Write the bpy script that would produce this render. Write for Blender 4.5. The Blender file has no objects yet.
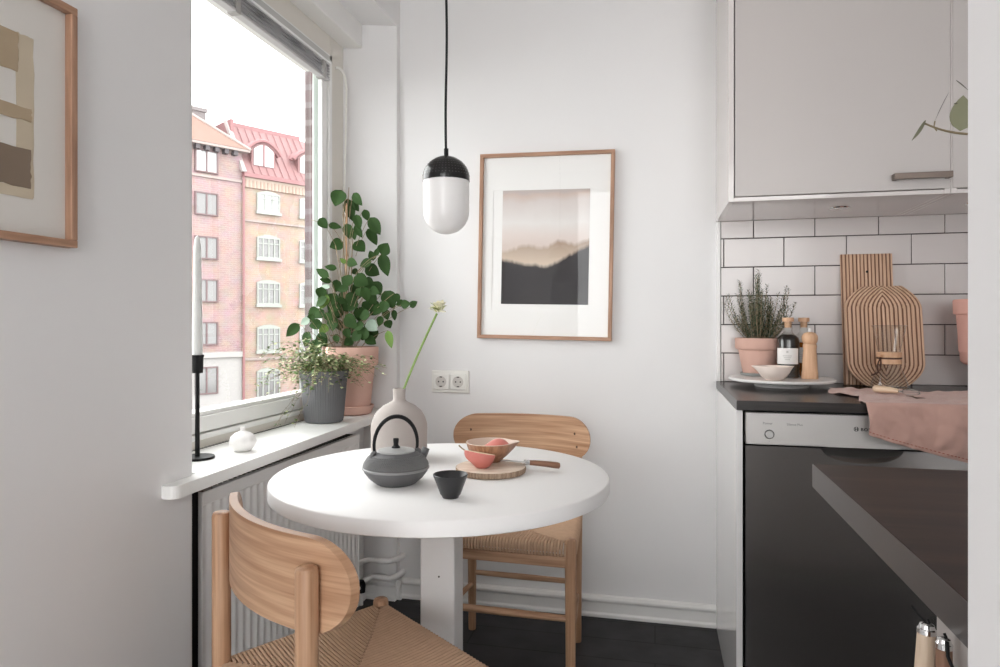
import bpy, math, random
from mathutils import Vector, Matrix, noise

PI = math.pi
sc = bpy.context.scene
COL = sc.collection
random.seed(7)

# ------------------------------------------------------------------ helpers
def V(*a):
    return Vector(a)


class MB:
    """collects shapes and links them as one mesh object"""

    def __init__(self):
        self.v, self.f, self.m, self.s = [], [], [], []

    def add(self, vs, fs, mat=0, smooth=False):
        o = len(self.v)
        self.v.extend([tuple(p) for p in vs])
        for f in fs:
            self.f.append([i + o for i in f])
            self.m.append(mat)
            self.s.append(smooth)
        return self

    def box(self, x0, x1, y0, y1, z0, z1, mat=0, M=None):
        vs = [V(x, y, z) for z in (z0, z1) for y in (y0, y1) for x in (x0, x1)]
        if M is not None:
            vs = [M @ p for p in vs]
        return self.add(vs, [(0, 2, 3, 1), (4, 5, 7, 6), (0, 1, 5, 4), (2, 6, 7, 3), (0, 4, 6, 2), (1, 3, 7, 5)], mat)

    def prism(self, pts, z0, z1, mat=0, M=None, smooth=False):
        n = len(pts)
        vs = [V(p[0], p[1], z0) for p in pts] + [V(p[0], p[1], z1) for p in pts]
        if M is not None:
            vs = [M @ p for p in vs]
        self.add(vs, [list(range(n))[::-1], list(range(n, 2 * n))], mat)
        return self.add(vs, [(i, (i + 1) % n, n + (i + 1) % n, n + i) for i in range(n)], mat, smooth)

    def lathe(self, prof, c=(0, 0, 0), seg=40, mat=0, M=None, smooth=True, wob=None):
        vs, fs, rows = [], [], []
        for r, z in prof:
            if r < 1e-6:
                rows.append([len(vs)])
                vs.append(V(0, 0, z))
            else:
                st = len(vs)
                for k in range(seg):
                    a = 2 * PI * k / seg
                    rr = r * (wob(a, z) if wob else 1.0)
                    vs.append(V(rr * math.cos(a), rr * math.sin(a), z))
                rows.append(list(range(st, st + seg)))
        for A, B in zip(rows, rows[1:]):
            if len(A) == 1 and len(B) == 1:
                continue
            for k in range(seg):
                k2 = (k + 1) % seg
                if len(A) == 1:
                    fs.append((A[0], B[k2], B[k]))
                elif len(B) == 1:
                    fs.append((A[k], A[k2], B[0]))
                else:
                    fs.append((A[k], A[k2], B[k2], B[k]))
        c = V(*c)
        vs = [(M @ p if M is not None else p) + c for p in vs]
        return self.add(vs, fs, mat, smooth)

    def tube(self, pts, rad, seg=8, mat=0, cap=True, smooth=True):
        pts = [V(*p) for p in pts]
        n = len(pts)
        if not hasattr(rad, '__len__'):
            rad = [rad] * n
        vs, fs = [], []
        up = None
        for i, p in enumerate(pts):
            t = (pts[min(i + 1, n - 1)] - pts[max(i - 1, 0)])
            if t.length < 1e-9:
                t = V(0, 0, 1)
            t.normalize()
            if up is None:
                up = V(0, 0, 1) if abs(t.z) < .9 else V(1, 0, 0)
            a = (up - t * up.dot(t))
            if a.length < 1e-6:
                a = t.orthogonal()
            a.normalize()
            up = a
            b = t.cross(a)
            for k in range(seg):
                g = 2 * PI * k / seg
                vs.append(p + (a * math.cos(g) + b * math.sin(g)) * rad[i])
        for i in range(n - 1):
            for k in range(seg):
                k2 = (k + 1) % seg
                fs.append((i * seg + k, i * seg + k2, (i + 1) * seg + k2, (i + 1) * seg + k))
        self.add(vs, fs, mat, smooth)
        if cap:
            self.add(vs[:seg], [list(range(seg))[::-1]], mat)
            self.add(vs[-seg:], [list(range(seg))], mat)
        return self

    def grid(self, fn, nu, nv, mat=0, smooth=True, matfn=None):
        vs = [fn(i / nu, j / nv) for j in range(nv + 1) for i in range(nu + 1)]
        w = nu + 1
        o = len(self.v)
        self.v.extend([tuple(p) for p in vs])
        for j in range(nv):
            for i in range(nu):
                self.f.append([o + j * w + i, o + j * w + i + 1, o + (j + 1) * w + i + 1, o + (j + 1) * w + i])
                self.m.append(matfn((i + .5) / nu, (j + .5) / nv) if matfn else mat)
                self.s.append(smooth)
        return self

    def build(self, name, mats, parent=None, bevel=0, seg=2, sharp=40, solid=0, loc=None):
        me = bpy.data.meshes.new(name)
        me.from_pydata(self.v, [], self.f)
        if not isinstance(mats, (list, tuple)):
            mats = [mats]
        for m in mats:
            me.materials.append(m)
        me.polygons.foreach_set('material_index', self.m)
        me.polygons.foreach_set('use_smooth', self.s)
        me.update()
        if any(self.s):
            me.set_sharp_from_angle(angle=math.radians(sharp))
        o = bpy.data.objects.new(name, me)
        COL.objects.link(o)
        if parent is not None:
            o.parent = parent
        if loc is not None:
            o.location = loc
        if solid:
            md = o.modifiers.new('solid', 'SOLIDIFY')
            md.thickness = solid
            md.offset = 0
        if bevel:
            md = o.modifiers.new('bevel', 'BEVEL')
            md.width = bevel
            md.segments = seg
            md.limit_method = 'ANGLE'
            md.angle_limit = math.radians(35)
            md.harden_normals = False
        return o


def tag(o, label, cat, group=None):
    o['label'] = label
    o['category'] = cat
    if group:
        o['group'] = group
    return o


def thing(name, loc, label, cat, group=None, rz=0):
    o = bpy.data.objects.new(name, None)
    o.empty_display_size = .05
    COL.objects.link(o)
    o.location = loc
    o.rotation_euler = (0, 0, rz)
    return tag(o, label, cat, group)


def struct(o):
    o['kind'] = 'structure'
    return o


def dup(root, loc, rz=0):
    r = root.copy()
    COL.objects.link(r)
    r.location = loc
    r.rotation_euler = (0, 0, rz)

    def rec(src, dst):
        for ch in [c for c in src.children]:
            c = ch.copy()
            COL.objects.link(c)
            c.parent = dst
            rec(ch, c)
    rec(root, r)
    return r


def bez(p0, p1, p2, n=10):
    p0, p1, p2 = V(*p0), V(*p1), V(*p2)
    return [p0 * (1 - t) ** 2 + p1 * 2 * t * (1 - t) + p2 * t * t for t in [i / n for i in range(n + 1)]]


def text_part(name, s, size, mat, parent, M, bold=0.0, space=1.0):
    cu = bpy.data.curves.new(name, 'FONT')
    cu.body = s
    cu.size = size
    cu.extrude = .0002
    cu.offset = bold
    cu.space_character = space
    t = bpy.data.objects.new(name, cu)
    COL.objects.link(t)
    dg = bpy.context.evaluated_depsgraph_get()
    me = bpy.data.meshes.new_from_object(t.evaluated_get(dg))
    bpy.data.objects.remove(t)
    me.transform(M)
    me.materials.clear()
    me.materials.append(mat)
    o = bpy.data.objects.new(name, me)
    COL.objects.link(o)
    o.parent = parent
    return o


# ------------------------------------------------------------------ materials
def lin(r, g, b):
    f = lambda c: (c / 12.92 if c <= .04045 else ((c + .055) / 1.055) ** 2.4)
    return (f(r / 255), f(g / 255), f(b / 255), 1)


def mat(name, col, rough=.5, metal=0, spec=.5, bump=0, bscale=200, var=0, vscale=8, coat=0, sheen=0, trans=0, sss=0):
    m = bpy.data.materials.new(name)
    m.use_nodes = True
    nt = m.node_tree
    b = nt.nodes['Principled BSDF']
    b.inputs['Base Color'].default_value = col
    b.inputs['Roughness'].default_value = rough
    b.inputs['Metallic'].default_value = metal
    b.inputs['Specular IOR Level'].default_value = spec
    b.inputs['Coat Weight'].default_value = coat
    b.inputs['Sheen Weight'].default_value = sheen
    b.inputs['Transmission Weight'].default_value = trans
    if bump or var:
        tc = nt.nodes.new('ShaderNodeTexCoord')
        if bump:
            nz = nt.nodes.new('ShaderNodeTexNoise')
            nz.inputs['Scale'].default_value = bscale
            nz.inputs['Detail'].default_value = 4
            bp = nt.nodes.new('ShaderNodeBump')
            bp.inputs['Strength'].default_value = bump
            bp.inputs['Distance'].default_value = .002
            nt.links.new(tc.outputs['Object'], nz.inputs['Vector'])
            nt.links.new(nz.outputs['Fac'], bp.inputs['Height'])
            nt.links.new(bp.outputs['Normal'], b.inputs['Normal'])
        if var:
            nz = nt.nodes.new('ShaderNodeTexNoise')
            nz.inputs['Scale'].default_value = vscale
            nz.inputs['Detail'].default_value = 5
            mx = nt.nodes.new('ShaderNodeMix')
            mx.data_type = 'RGBA'
            mx.inputs['A'].default_value = [c * (1 - var) for c in col[:3]] + [1]
            mx.inputs['B'].default_value = [min(1, c * (1 + var)) for c in col[:3]] + [1]
            nt.links.new(tc.outputs['Object'], nz.inputs['Vector'])
            nt.links.new(nz.outputs['Fac'], mx.inputs['Factor'])
            nt.links.new(mx.outputs['Result'], b.inputs['Base Color'])
    return m


def wood(name, c1, c2, axis=(1, 1, 1), scale=6, rough=.45, bump=.15, stretch=14):
    """grain running along the local axis given a small number in axis"""
    m = bpy.data.materials.new(name)
    m.use_nodes = True
    nt = m.node_tree
    N, L = nt.nodes, nt.links
    b = N['Principled BSDF']
    b.inputs['Roughness'].default_value = rough
    tc = N.new('ShaderNodeTexCoord')
    mp = N.new('ShaderNodeMapping')
    mp.inputs['Scale'].default_value = [a * stretch if a == 1 else 1.0 for a in axis]
    n1 = N.new('ShaderNodeTexNoise')
    n1.inputs['Scale'].default_value = scale
    n1.inputs['Detail'].default_value = 3
    n1.inputs['Roughness'].default_value = .5
    n1.inputs['Distortion'].default_value = .08
    n2 = N.new('ShaderNodeTexNoise')
    n2.inputs['Scale'].default_value = scale * 2.6
    n2.inputs['Detail'].default_value = 3
    ad = N.new('ShaderNodeMath')
    ad.operation = 'MULTIPLY_ADD'
    ad.inputs[1].default_value = .3
    cr = N.new('ShaderNodeValToRGB')
    cr.color_ramp.elements[0].position = .45
    cr.color_ramp.elements[0].color = c2
    cr.color_ramp.elements[1].position = .85
    cr.color_ramp.elements[1].color = c1
    bp = N.new('ShaderNodeBump')
    bp.inputs['Strength'].default_value = bump
    bp.inputs['Distance'].default_value = .0015
    L.new(tc.outputs['Object'], mp.inputs['Vector'])
    L.new(mp.outputs['Vector'], n1.inputs['Vector'])
    L.new(mp.outputs['Vector'], n2.inputs['Vector'])
    L.new(n2.outputs['Fac'], ad.inputs[0])
    L.new(n1.outputs['Fac'], ad.inputs[2])
    L.new(ad.outputs[0], cr.inputs['Fac'])
    L.new(cr.outputs['Color'], b.inputs['Base Color'])
    L.new(ad.outputs[0], bp.inputs['Height'])
    L.new(bp.outputs['Normal'], b.inputs['Normal'])
    return m


def thin_glass(name, tint=(1, 1, 1, 1), refl=1.0, rough=0.0):
    m = bpy.data.materials.new(name)
    m.use_nodes = True
    nt = m.node_tree
    N, L = nt.nodes, nt.links
    N.remove(N['Principled BSDF'])
    tr = N.new('ShaderNodeBsdfTransparent')
    tr.inputs['Color'].default_value = tint
    gl = N.new('ShaderNodeBsdfGlossy')
    gl.inputs['Roughness'].default_value = rough
    fr = N.new('ShaderNodeFresnel')
    ge = N.new('ShaderNodeNewGeometry')          # same index from both sides of the sheet
    mr = N.new('ShaderNodeMapRange')
    mr.inputs['To Min'].default_value = 1.45
    mr.inputs['To Max'].default_value = 1 / 1.45
    L.new(ge.outputs['Backfacing'], mr.inputs['Value'])
    L.new(mr.outputs['Result'], fr.inputs['IOR'])
    mu = N.new('ShaderNodeMath')
    mu.operation = 'MULTIPLY'
    mu.inputs[1].default_value = refl
    mx = N.new('ShaderNodeMixShader')
    L.new(fr.outputs[0], mu.inputs[0])
    L.new(mu.outputs[0], mx.inputs['Fac'])
    L.new(tr.outputs[0], mx.inputs[1])
    L.new(gl.outputs[0], mx.inputs[2])
    L.new(mx.outputs[0], N['Material Output'].inputs['Surface'])
    return m


def brick(name, c1, c2, mortar, sc_=1.0, rough=.85, vertical='Z', bw=.5, rh=.25, ms=.02):
    m = bpy.data.materials.new(name)
    m.use_nodes = True
    nt = m.node_tree
    N, L = nt.nodes, nt.links
    b = N['Principled BSDF']
    b.inputs['Roughness'].default_value = rough
    tc = N.new('ShaderNodeTexCoord')
    mp = N.new('ShaderNodeMapping')
    mp.inputs['Rotation'].default_value = (PI / 2, 0, 0)
    bt = N.new('ShaderNodeTexBrick')
    bt.inputs['Scale'].default_value = sc_
    bt.inputs['Color1'].default_value = c1
    bt.inputs['Color2'].default_value = c2
    bt.inputs['Mortar'].default_value = mortar
    bt.inputs['Brick Width'].default_value = bw
    bt.inputs['Row Height'].default_value = rh
    bt.inputs['Mortar Size'].default_value = ms
    nz = N.new('ShaderNodeTexNoise')
    nz.inputs['Scale'].default_value = 1.3
    mx = N.new('ShaderNodeMix')
    mx.data_type = 'RGBA'
    mx.blend_type = 'MULTIPLY'
    mx.inputs['Factor'].default_value = .35
    L.new(tc.outputs['Object'], mp.inputs['Vector'])
    L.new(mp.outputs['Vector'], bt.inputs['Vector'])
    L.new(tc.outputs['Object'], nz.inputs['Vector'])
    L.new(bt.outputs['Color'], mx.inputs['A'])
    L.new(nz.outputs['Color'], mx.inputs['B'])
    L.new(mx.outputs['Result'], b.inputs['Base Color'])
    return m


WALL = mat('wall paint', lin(228, 227, 227), .7, spec=.3, bump=.25, bscale=14, var=.015, vscale=5)
TRIM = mat('white gloss paint', lin(232, 231, 229), .35, bump=.05, bscale=60)
CASE = mat('cream window casing paint', lin(222, 218, 210), .45)
WINW = mat('white window paint', lin(236, 236, 234), .35)
CEIL = mat('ceiling paint', lin(238, 237, 236), .8)
CAB = mat('cabinet lacquer', lin(192, 186, 183), .38)
GAP = mat('dark gap', lin(30, 26, 24), .8)
TABLE = mat('white laminate', lin(245, 244, 243), .42)
OAK = wood('oak', lin(204, 166, 134), lin(158, 116, 86), axis=(.1, 1, 1), scale=3, stretch=26)
OAKB = wood('oak plate', lin(204, 166, 134), lin(156, 114, 84), axis=(.1, .1, 1), scale=3, stretch=30)
OAKV = wood('oak upright', lin(200, 162, 130), lin(156, 114, 84), axis=(1, 1, .1), scale=3, stretch=26)
OAKY = wood('oak cross', lin(194, 156, 124), lin(150, 110, 80), axis=(1, .1, 1), scale=3, stretch=26)
CORD = mat('paper cord', lin(198, 166, 140), .85, spec=.2, bump=.3, bscale=700, var=.12, vscale=60)
IRON = mat('cast iron', lin(100, 100, 101), .55, metal=.25, bump=.35, bscale=300, var=.18, vscale=22)
IRON2 = mat('cast iron lid', lin(176, 176, 175), .5, metal=.35, bump=.3, bscale=400, var=.15, vscale=30)
BLACK = mat('black metal', lin(20, 20, 22), .5, spec=.25, bump=.1, bscale=300)
BLACKG = mat('black gloss', lin(22, 22, 24), .16)
CUPM = mat('black cup glaze', lin(40, 40, 42), .3, bump=.15, bscale=500)
TERRA = mat('terracotta', lin(208, 170, 156), .85, spec=.2, bump=.2, bscale=160, var=.07, vscale=14)
TERRA2 = mat('pink terracotta', lin(214, 166, 154), .8, spec=.2, bump=.2, bscale=120, var=.08, vscale=10)
SOIL = mat('soil', lin(52, 42, 36), .95, bump=1, bscale=120)
GREYPOT = mat('grey clay', lin(104, 104, 106), .8, spec=.2, bump=.3, bscale=150, var=.12, vscale=18)
VASE = mat('stone vase', lin(176, 168, 163), .75, spec=.25, bump=.1, bscale=250)
PORC = mat('white bisque', lin(236, 234, 232), .6)
WAX = mat('candle wax', lin(226, 228, 226), .5)
LEAF = mat('dark leaf', lin(46, 70, 34), .6, spec=.12, var=.3, vscale=25)
LEAFL = mat('light leaf', lin(104, 132, 66), .6, spec=.15, var=.2, vscale=30)
LEAFB = mat('pale leaf underside', lin(148, 166, 150), .6)
TINY = mat('small green leaf', lin(84, 112, 52), .5, var=.3, vscale=60)
TINYL = mat('small pale leaf', lin(190, 196, 150), .5, var=.2, vscale=60)
STEMG = mat('stem', lin(120, 130, 90), .6)
STEMB = mat('twig', lin(150, 130, 104), .7)
STEMF = mat('flower stem', lin(120, 150, 70), .5)
PETAL = mat('cream petal', lin(246, 243, 224), .6)
PETALG = mat('green bud', lin(176, 182, 120), .6)
ROSE = mat('rosemary needle', lin(58, 72, 50), .6, var=.35, vscale=50)
ROSEL = mat('rosemary needle pale', lin(112, 124, 98), .6, var=.25, vscale=50)
FLOOR = None
STEEL = mat('brushed steel', lin(196, 195, 193), .34, metal=.85)
STEELD = mat('dark steel door', lin(150, 147, 145), .2, metal=.9, var=.12, vscale=3)
PANELM = mat('silver panel', lin(200, 197, 194), .4, metal=.35)
CHROME = mat('chrome', lin(225, 225, 225), .1, metal=1)
NICKEL = mat('brushed bronze', lin(120, 108, 100), .38, metal=.8)
WORK = wood('black stained worktop', lin(58, 52, 50), lin(32, 29, 28), axis=(.1, 1, 1), scale=3, rough=.27, bump=.05)
WORKP = wood('black brown worktop', lin(62, 46, 40), lin(32, 26, 24), axis=(.1, 1, 1), scale=2.2, rough=.42, bump=.04, stretch=14)
TILE = mat('white tile', lin(212, 206, 204), .16)
GROUT = mat('dark grout', lin(58, 50, 50), .9)
BOARDW = wood('light board', lin(214, 182, 156), lin(200, 164, 136), axis=(1, 1, .1), scale=6, rough=.6)
BOARDG = wood('groove wood', lin(144, 106, 82), lin(122, 86, 66), axis=(1, 1, .1), scale=6, rough=.75)
ROUNDB = wood('weathered round board', lin(228, 212, 196), lin(204, 182, 162), axis=(.1, 1, 1), scale=6, rough=.6)
ROUNDE = wood('board bark edge', lin(178, 156, 134), lin(126, 100, 80), axis=(1, 1, .1), scale=12, rough=.8)
BEECH = wood('beech', lin(222, 182, 148), lin(206, 162, 128), axis=(1, 1, .1), scale=8, rough=.5)
BEECHX = wood('pale handle wood', lin(222, 196, 170), lin(200, 170, 142), axis=(.1, 1, 1), scale=8, rough=.55)
DARKW = wood('walnut handle', lin(150, 110, 86), lin(112, 78, 60), axis=(.1, 1, 1), scale=8, rough=.45)
ASHH = wood('bleached handle', lin(206, 186, 164), lin(186, 164, 142), axis=(1, 1, .1), scale=10, rough=.6)
BRNH = wood('brown handle', lin(140, 104, 82), lin(116, 84, 66), axis=(1, 1, .1), scale=10, rough=.6)
BOWLW = wood('brown wooden bowl', lin(188, 142, 112), lin(142, 100, 76), axis=(1, 1, .2), scale=9, rough=.4)
BOWLI = mat('pale bowl inside', lin(222, 205, 190), .4, var=.08, vscale=20)
CERAM = mat('pale pink ceramic', lin(242, 226, 216), .5)
MARBLE = mat('white marble', lin(228, 226, 224), .25, var=.05, vscale=6)
PEAR = mat('red pear skin', lin(206, 122, 112), .45, var=.18, vscale=14)
PEARF = mat('pear flesh', lin(238, 220, 190), .5)
LINEN = mat('pink linen', lin(190, 154, 143), .95, spec=.1, bump=.5, bscale=900, var=.08, vscale=25, sheen=.3)
STITCH = mat('rust stitching', lin(158, 90, 76), .9)
GLASSW = thin_glass('window pane glass', (.98, 1, .99, 1))
GLASSP = thin_glass('picture glass', refl=1.0)
GLASSB = thin_glass('clear glassware', (.93, .93, .92, 1), refl=1.6, rough=.02)
DARKLIQ = mat('dark syrup', lin(16, 11, 11), .12)
AMBER = mat('amber oil', lin(176, 104, 38), .12, trans=.35)
PAPER = mat('paper label', lin(228, 226, 224), .8)
INK = mat('grey ink', lin(120, 118, 116), .8)
INKB = mat('black ink', lin(30, 30, 32), .6)
LEATHER = mat('brown leather', lin(84, 54, 42), .7)
MATB = mat('white mat board', lin(240, 239, 237), .85)
SLAT = mat('grey blind slat', lin(176, 175, 178), .45)
TAPE = mat('grey ladder tape', lin(176, 174, 172), .8)
OPAL = mat('opal glass', lin(238, 236, 235), .28, coat=.3)
RAD = mat('radiator enamel', lin(238, 237, 236), .4)
DKFILL = mat('dark gap filler', lin(24, 21, 20), .8, spec=.1, var=.3, vscale=16, bump=.4, bscale=40)
SOCK = mat('white plastic', lin(236, 235, 230), .35)
HOLE = mat('socket hole', lin(40, 38, 36), .8)

# floor: black boards
def floor_mat():
    m = bpy.data.materials.new('black floor boards')
    m.use_nodes = True
    nt = m.node_tree
    N, L = nt.nodes, nt.links
    b = N['Principled BSDF']
    tc = N.new('ShaderNodeTexCoord')
    bt = N.new('ShaderNodeTexBrick')
    bt.offset = .35
    bt.inputs['Scale'].default_value = 1
    bt.inputs['Brick Width'].default_value = 1.8
    bt.inputs['Row Height'].default_value = .14
    bt.inputs['Mortar Size'].default_value = .003
    bt.inputs['Color1'].default_value = lin(44, 43, 45)
    bt.inputs['Color2'].default_value = lin(37, 36, 38)
    bt.inputs['Mortar'].default_value = lin(14, 14, 15)
    nz = N.new('ShaderNodeTexNoise')
    nz.inputs['Scale'].default_value = 9
    nz.inputs['Detail'].default_value = 8
    mr = N.new('ShaderNodeMapRange')
    mr.inputs['To Min'].default_value = .35
    mr.inputs['To Max'].default_value = .7
    bp = N.new('ShaderNodeBump')
    bp.inputs['Strength'].default_value = .25
    bp.inputs['Distance'].default_value = .003
    L.new(tc.outputs['Object'], bt.inputs['Vector'])
    L.new(tc.outputs['Object'], nz.inputs['Vector'])
    L.new(nz.outputs['Fac'], mr.inputs['Value'])
    L.new(mr.outputs['Result'], b.inputs['Roughness'])
    L.new(bt.outputs['Color'], b.inputs['Base Color'])
    L.new(nz.outputs['Fac'], bp.inputs['Height'])
    L.new(bp.outputs['Normal'], b.inputs['Normal'])
    b.inputs['Specular IOR Level'].default_value = .35
    return m


FLOOR = floor_mat()

# ------------------------------------------------------------------ camera
cam = bpy.data.cameras.new('camera')
cam.sensor_width = 36
cam.lens = 36 * 676 / 1000
cam.shift_y = -.0105
cam.clip_start = .05
co = bpy.data.objects.new('camera', cam)
COL.objects.link(co)
co.location = (0, 0, 1.1)
co.rotation_euler = (PI / 2, 0, math.atan(155 / 676))
sc.camera = co

# ------------------------------------------------------------------ room shell
YB = 2.56           # kitchen end wall
struct(MB().box(-1.36, 1.75, -1.75, 2.75, -.1, 0).build('floor', FLOOR))
struct(MB().box(-1.36, 1.75, -1.75, 2.75, 2.6, 2.7).build('ceiling', CEIL))
struct(MB().box(-1.0, 1.75, YB, 2.75, 0, 2.6).build('wall_back', WALL))
struct(MB().box(1.6, 1.75, -1.75, YB, 0, 2.6).build('wall_right', WALL))
# rear wall with a big unseen opening, added to let in fill light
rw = MB()
rw.box(-1.0, -.8, -1.75, -1.6, 0, 2.6).box(1.4, 1.6, -1.75, -1.6, 0, 2.6)
rw.box(-.8, 1.4, -1.75, -1.6, 0, .03).box(-.8, 1.4, -1.75, -1.6, 2.45, 2.6)
struct(rw.build('wall_rear', WALL))
# near partition beside the viewer
struct(MB().box(.18, .33, -1.2, .4545, 0, 2.6).build('wall_partition', WALL, bevel=.004))

# window wall (left)
wl = MB()
R = .022
arc = [(-1.0 - R + R * math.cos(a), 1.322 - R + R * math.sin(a)) for a in [i * PI / 2 / 8 for i in range(9)]]
wl.prism([(-1.36, -.15), (-1.0, -.15)] + arc + [(-1.36, 1.322)], 0, 2.6, smooth=True)
wl.box(-1.36, -1.0, -1.75, -1.45, 0, 2.6)
wl.box(-1.36, -1.0, -.55, -.15, 0, 2.6)
wl.box(-1.36, -1.0, -1.45, -.15, 0, .5)
wl.box(-1.36, -1.0, -1.45, -.15, 2.3, 2.6)
wl.box(-1.36, -1.14, 1.322, 2.56, 0, .736)                     # niche back under the sill
wl.box(-1.36, -1.0, 1.322, 2.525, 2.28, 2.6)                   # wall above
wl.prism([(-1.34, 2.44), (-1.2, 2.465), (-1.0, 2.525), (-1.0, 2.75), (-1.34, 2.75)], .736, 2.6)
wl.prism([(-1.36, 2.525), (-1.0, 2.525), (-1.0, 2.75), (-1.36, 2.75)], 0, .736)
wlo = wl.build('wall_left', WALL, sharp=50)
struct(wlo)
# outside brickwork of this house at the window
ob = MB().box(-1.348, -1.305, 2.43, 3.4, -6, 4)
BRK = brick('mauve brick', lin(112, 92, 92), lin(98, 80, 80), lin(124, 112, 112), 1, bw=.25, rh=.07, ms=.012)
struct(ob.build('wall_exterior', BRK))

# baseboard along the back wall: foot, field and rounded cap
def baseboard(name, a, b, out):
    a, b, out = V(*a), V(*b), V(*out)
    prof = [(0, 0), (.018, 0), (.018, .012), (.012, .018), (.012, .055), (.018, .062), (.018, .07), (.011, .078), (0, .08)]
    vs = [a + out * p + V(0, 0, z) for p, z in prof] + [b + out * p + V(0, 0, z) for p, z in prof]
    n = len(prof)
    m = MB()
    m.add(vs, [(i, i + 1, n + i + 1, n + i) for i in range(n - 1)] + [list(range(n))[::-1], list(range(n, 2 * n))], 0)
    return struct(m.build(name, TRIM, bevel=.002))


baseboard('baseboard_back', (-1.0, YB, 0), (.2155, YB, 0), (0, -1, 0))
baseboard('baseboard_reveal', (-1.14, 2.525, 0), (-1.0, 2.525, 0), (0, -1, 0))
baseboard('baseboard_niche', (-1.14, 1.40, 0), (-1.14, 2.525, 0), (1, 0, 0))
baseboard('baseboard_corner', (-1.0, 2.525, 0), (-1.0, YB, 0), (1, 0, 0))

# boxing above the window (curtain board) and a dark block filling the niche gap
tb = MB().box(-1.25, -1.128, 1.322, 2.484, 2.186, 2.281)
struct(tb.build('trim_1', TRIM, bevel=.004))
struct(MB().box(-1.14, -1.034, 1.324, 1.376, 0, .736).build('trim_2', DKFILL, bevel=.004))
# trim strip where the tiling meets the plaster
struct(MB().box(.2165, .230, 2.548, 2.56, .89, 1.465).build('trim_3', TRIM, bevel=.002))

# ---------------------------------------------------------------- window
win = bpy.data.objects.new('window_1', None)
COL.objects.link(win)
win.location = (-1.2, 1.8, .76)
struct(win)


def W(m, x0, x1, y0, y1, z0, z1, mt=0):
    return m.box(x0 + 1.2, x1 + 1.2, y0 - 1.8, y1 - 1.8, z0 - .76, z1 - .76, mt)


cs = MB()
W(cs, -1.245, -1.200, 2.353, 2.466, .736, 2.19)
W(cs, -1.30, -1.200, 1.20, 2.353, 2.105, 2.19)
W(cs, -1.30, -1.200, 1.20, 2.353, .736, .788)
cs.build('casing', CASE, win, bevel=.003)
fr = MB()
for (o, x0, x1) in ((0, -1.27, -1.208), (.022, -1.262, -1.196)):
    pass
W(fr, -1.245, -1.190, 2.330, 2.352, .785, 2.108)          # outer frame, right
W(fr, -1.28, -1.190, 1.20, 2.352, 2.085, 2.108)          # head
W(fr, -1.28, -1.190, 1.20, 2.352, .785, .800)            # foot
fr.build('window_frame', WINW, win, bevel=.003)
sa = MB()
W(sa, -1.215, -1.198, 2.286, 2.326, .803, 2.082)         # sash stile
W(sa, -1.272, -1.198, 1.20, 2.290, .803, .846)           # bottom rail
W(sa, -1.272, -1.198, 1.20, 2.290, 2.035, 2.082)         # top rail
W(sa, -1.262, -1.206, 1.20, 2.286, .846, .858)
sa.build('sash', WINW, win, bevel=.003)
gs = MB()
W(gs, -1.240, -1.236, 2.292, 2.345, .856, 2.035)
gs.build('glazing_spacer', mat('greenish glazing edge', lin(214, 222, 218), .3), win)
gl = MB()
gl.add([(-.046, -.62, .09), (-.046, .493, .09), (-.046, .493, 1.30), (-.046, -.62, 1.30)], [(0, 1, 2, 3)])
gl.build('pane', GLASSW, win)
# window sill, a little skewed
sl = MB()
out = [(-1.205, 1.33), (-1.006, 1.33), (-1.004, 1.212)] + [(-.985 + .021 * math.cos(a), 1.226 - .018 * math.cos(a - PI / 2) if False else 1.226 + .018 * math.sin(a)) for a in [-PI * .75 + PI * .75 * i / 8 for i in range(9)]] + [(-1.004, 2.5205), (-1.205, 2.462)]
sl.prism([(x + 1.2, y - 1.8) for x, y in out], -.025, .002)
sl.build('window_sill', WINW, win, bevel=.008, seg=4)
vn = MB()
for k in range(60):
    y = 1.50 + k * .0155
    W(vn, -1.193, -1.186, y, y + .009, .7622, .7632)
vn.build('vent_slot', GAP, win)

# unseen window behind the viewer, added to bring in fill light
w2 = bpy.data.objects.new('fill_window_rear', None)
COL.objects.link(w2)
w2.location = (.3, -1.66, .03)
struct(w2)
f2 = MB()
for x in (-1.1, -.02, 1.05):
    f2.box(x, x + .05, -.05, .02, 0, 2.42)
f2.box(-1.1, 1.1, -.05, .02, 0, .05).box(-1.1, 1.1, -.05, .02, 2.37, 2.42)
f2.build('window_frame', WINW, w2, bevel=.003)

w3 = bpy.data.objects.new('fill_window_side', None)  # unseen side window, added to brighten the partition wall
COL.objects.link(w3)
w3.location = (-1.2, -.8, .5)
struct(w3)
f3 = MB()
for y in (-.65, -.23, .19):
    f3.box(-.03, .03, y, y + .06, 0, 1.8)
f3.box(-.03, .03, -.65, .25, 0, .06).box(-.03, .03, -.65, .25, 1.74, 1.8)
f3.build('window_frame', WINW, w3, bevel=.003)

# venetian blind pulled up
bl = thing('venetian_blind', (-1.19, 1.75, 2.0), 'grey slatted venetian blind pulled up to the top of the window', 'blind')
m = MB()
for k in range(9):
    z = .012 + k * .0052
    m.box(-.012, .010, -.45, .56, z, z + .0028, 0, Matrix.Rotation(0.05 * (k % 2), 4, 'X'))
m.build('slats', SLAT, bl)
MB().box(-.014, .012, -.45, .56, 0, .009).build('bottom_rail', mat('blind rail', lin(196, 195, 196), .4), bl, bevel=.002)
MB().box(-.016, .016, -.45, .562, .060, .068).build('head_rail_lip', mat('bright white rail', lin(246, 246, 246), .3), bl, bevel=.001)
MB().box(-.022, .012, -.45, .562, .068, .092).build('head_rail', mat('head rail', lin(190, 190, 188), .4), bl, bevel=.002)
for y in (-.02, .505):
    MB().box(-.017, .0145, y, y + .022, -.004, .062).build('ladder_tape', TAPE, bl, bevel=.002)
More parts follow.
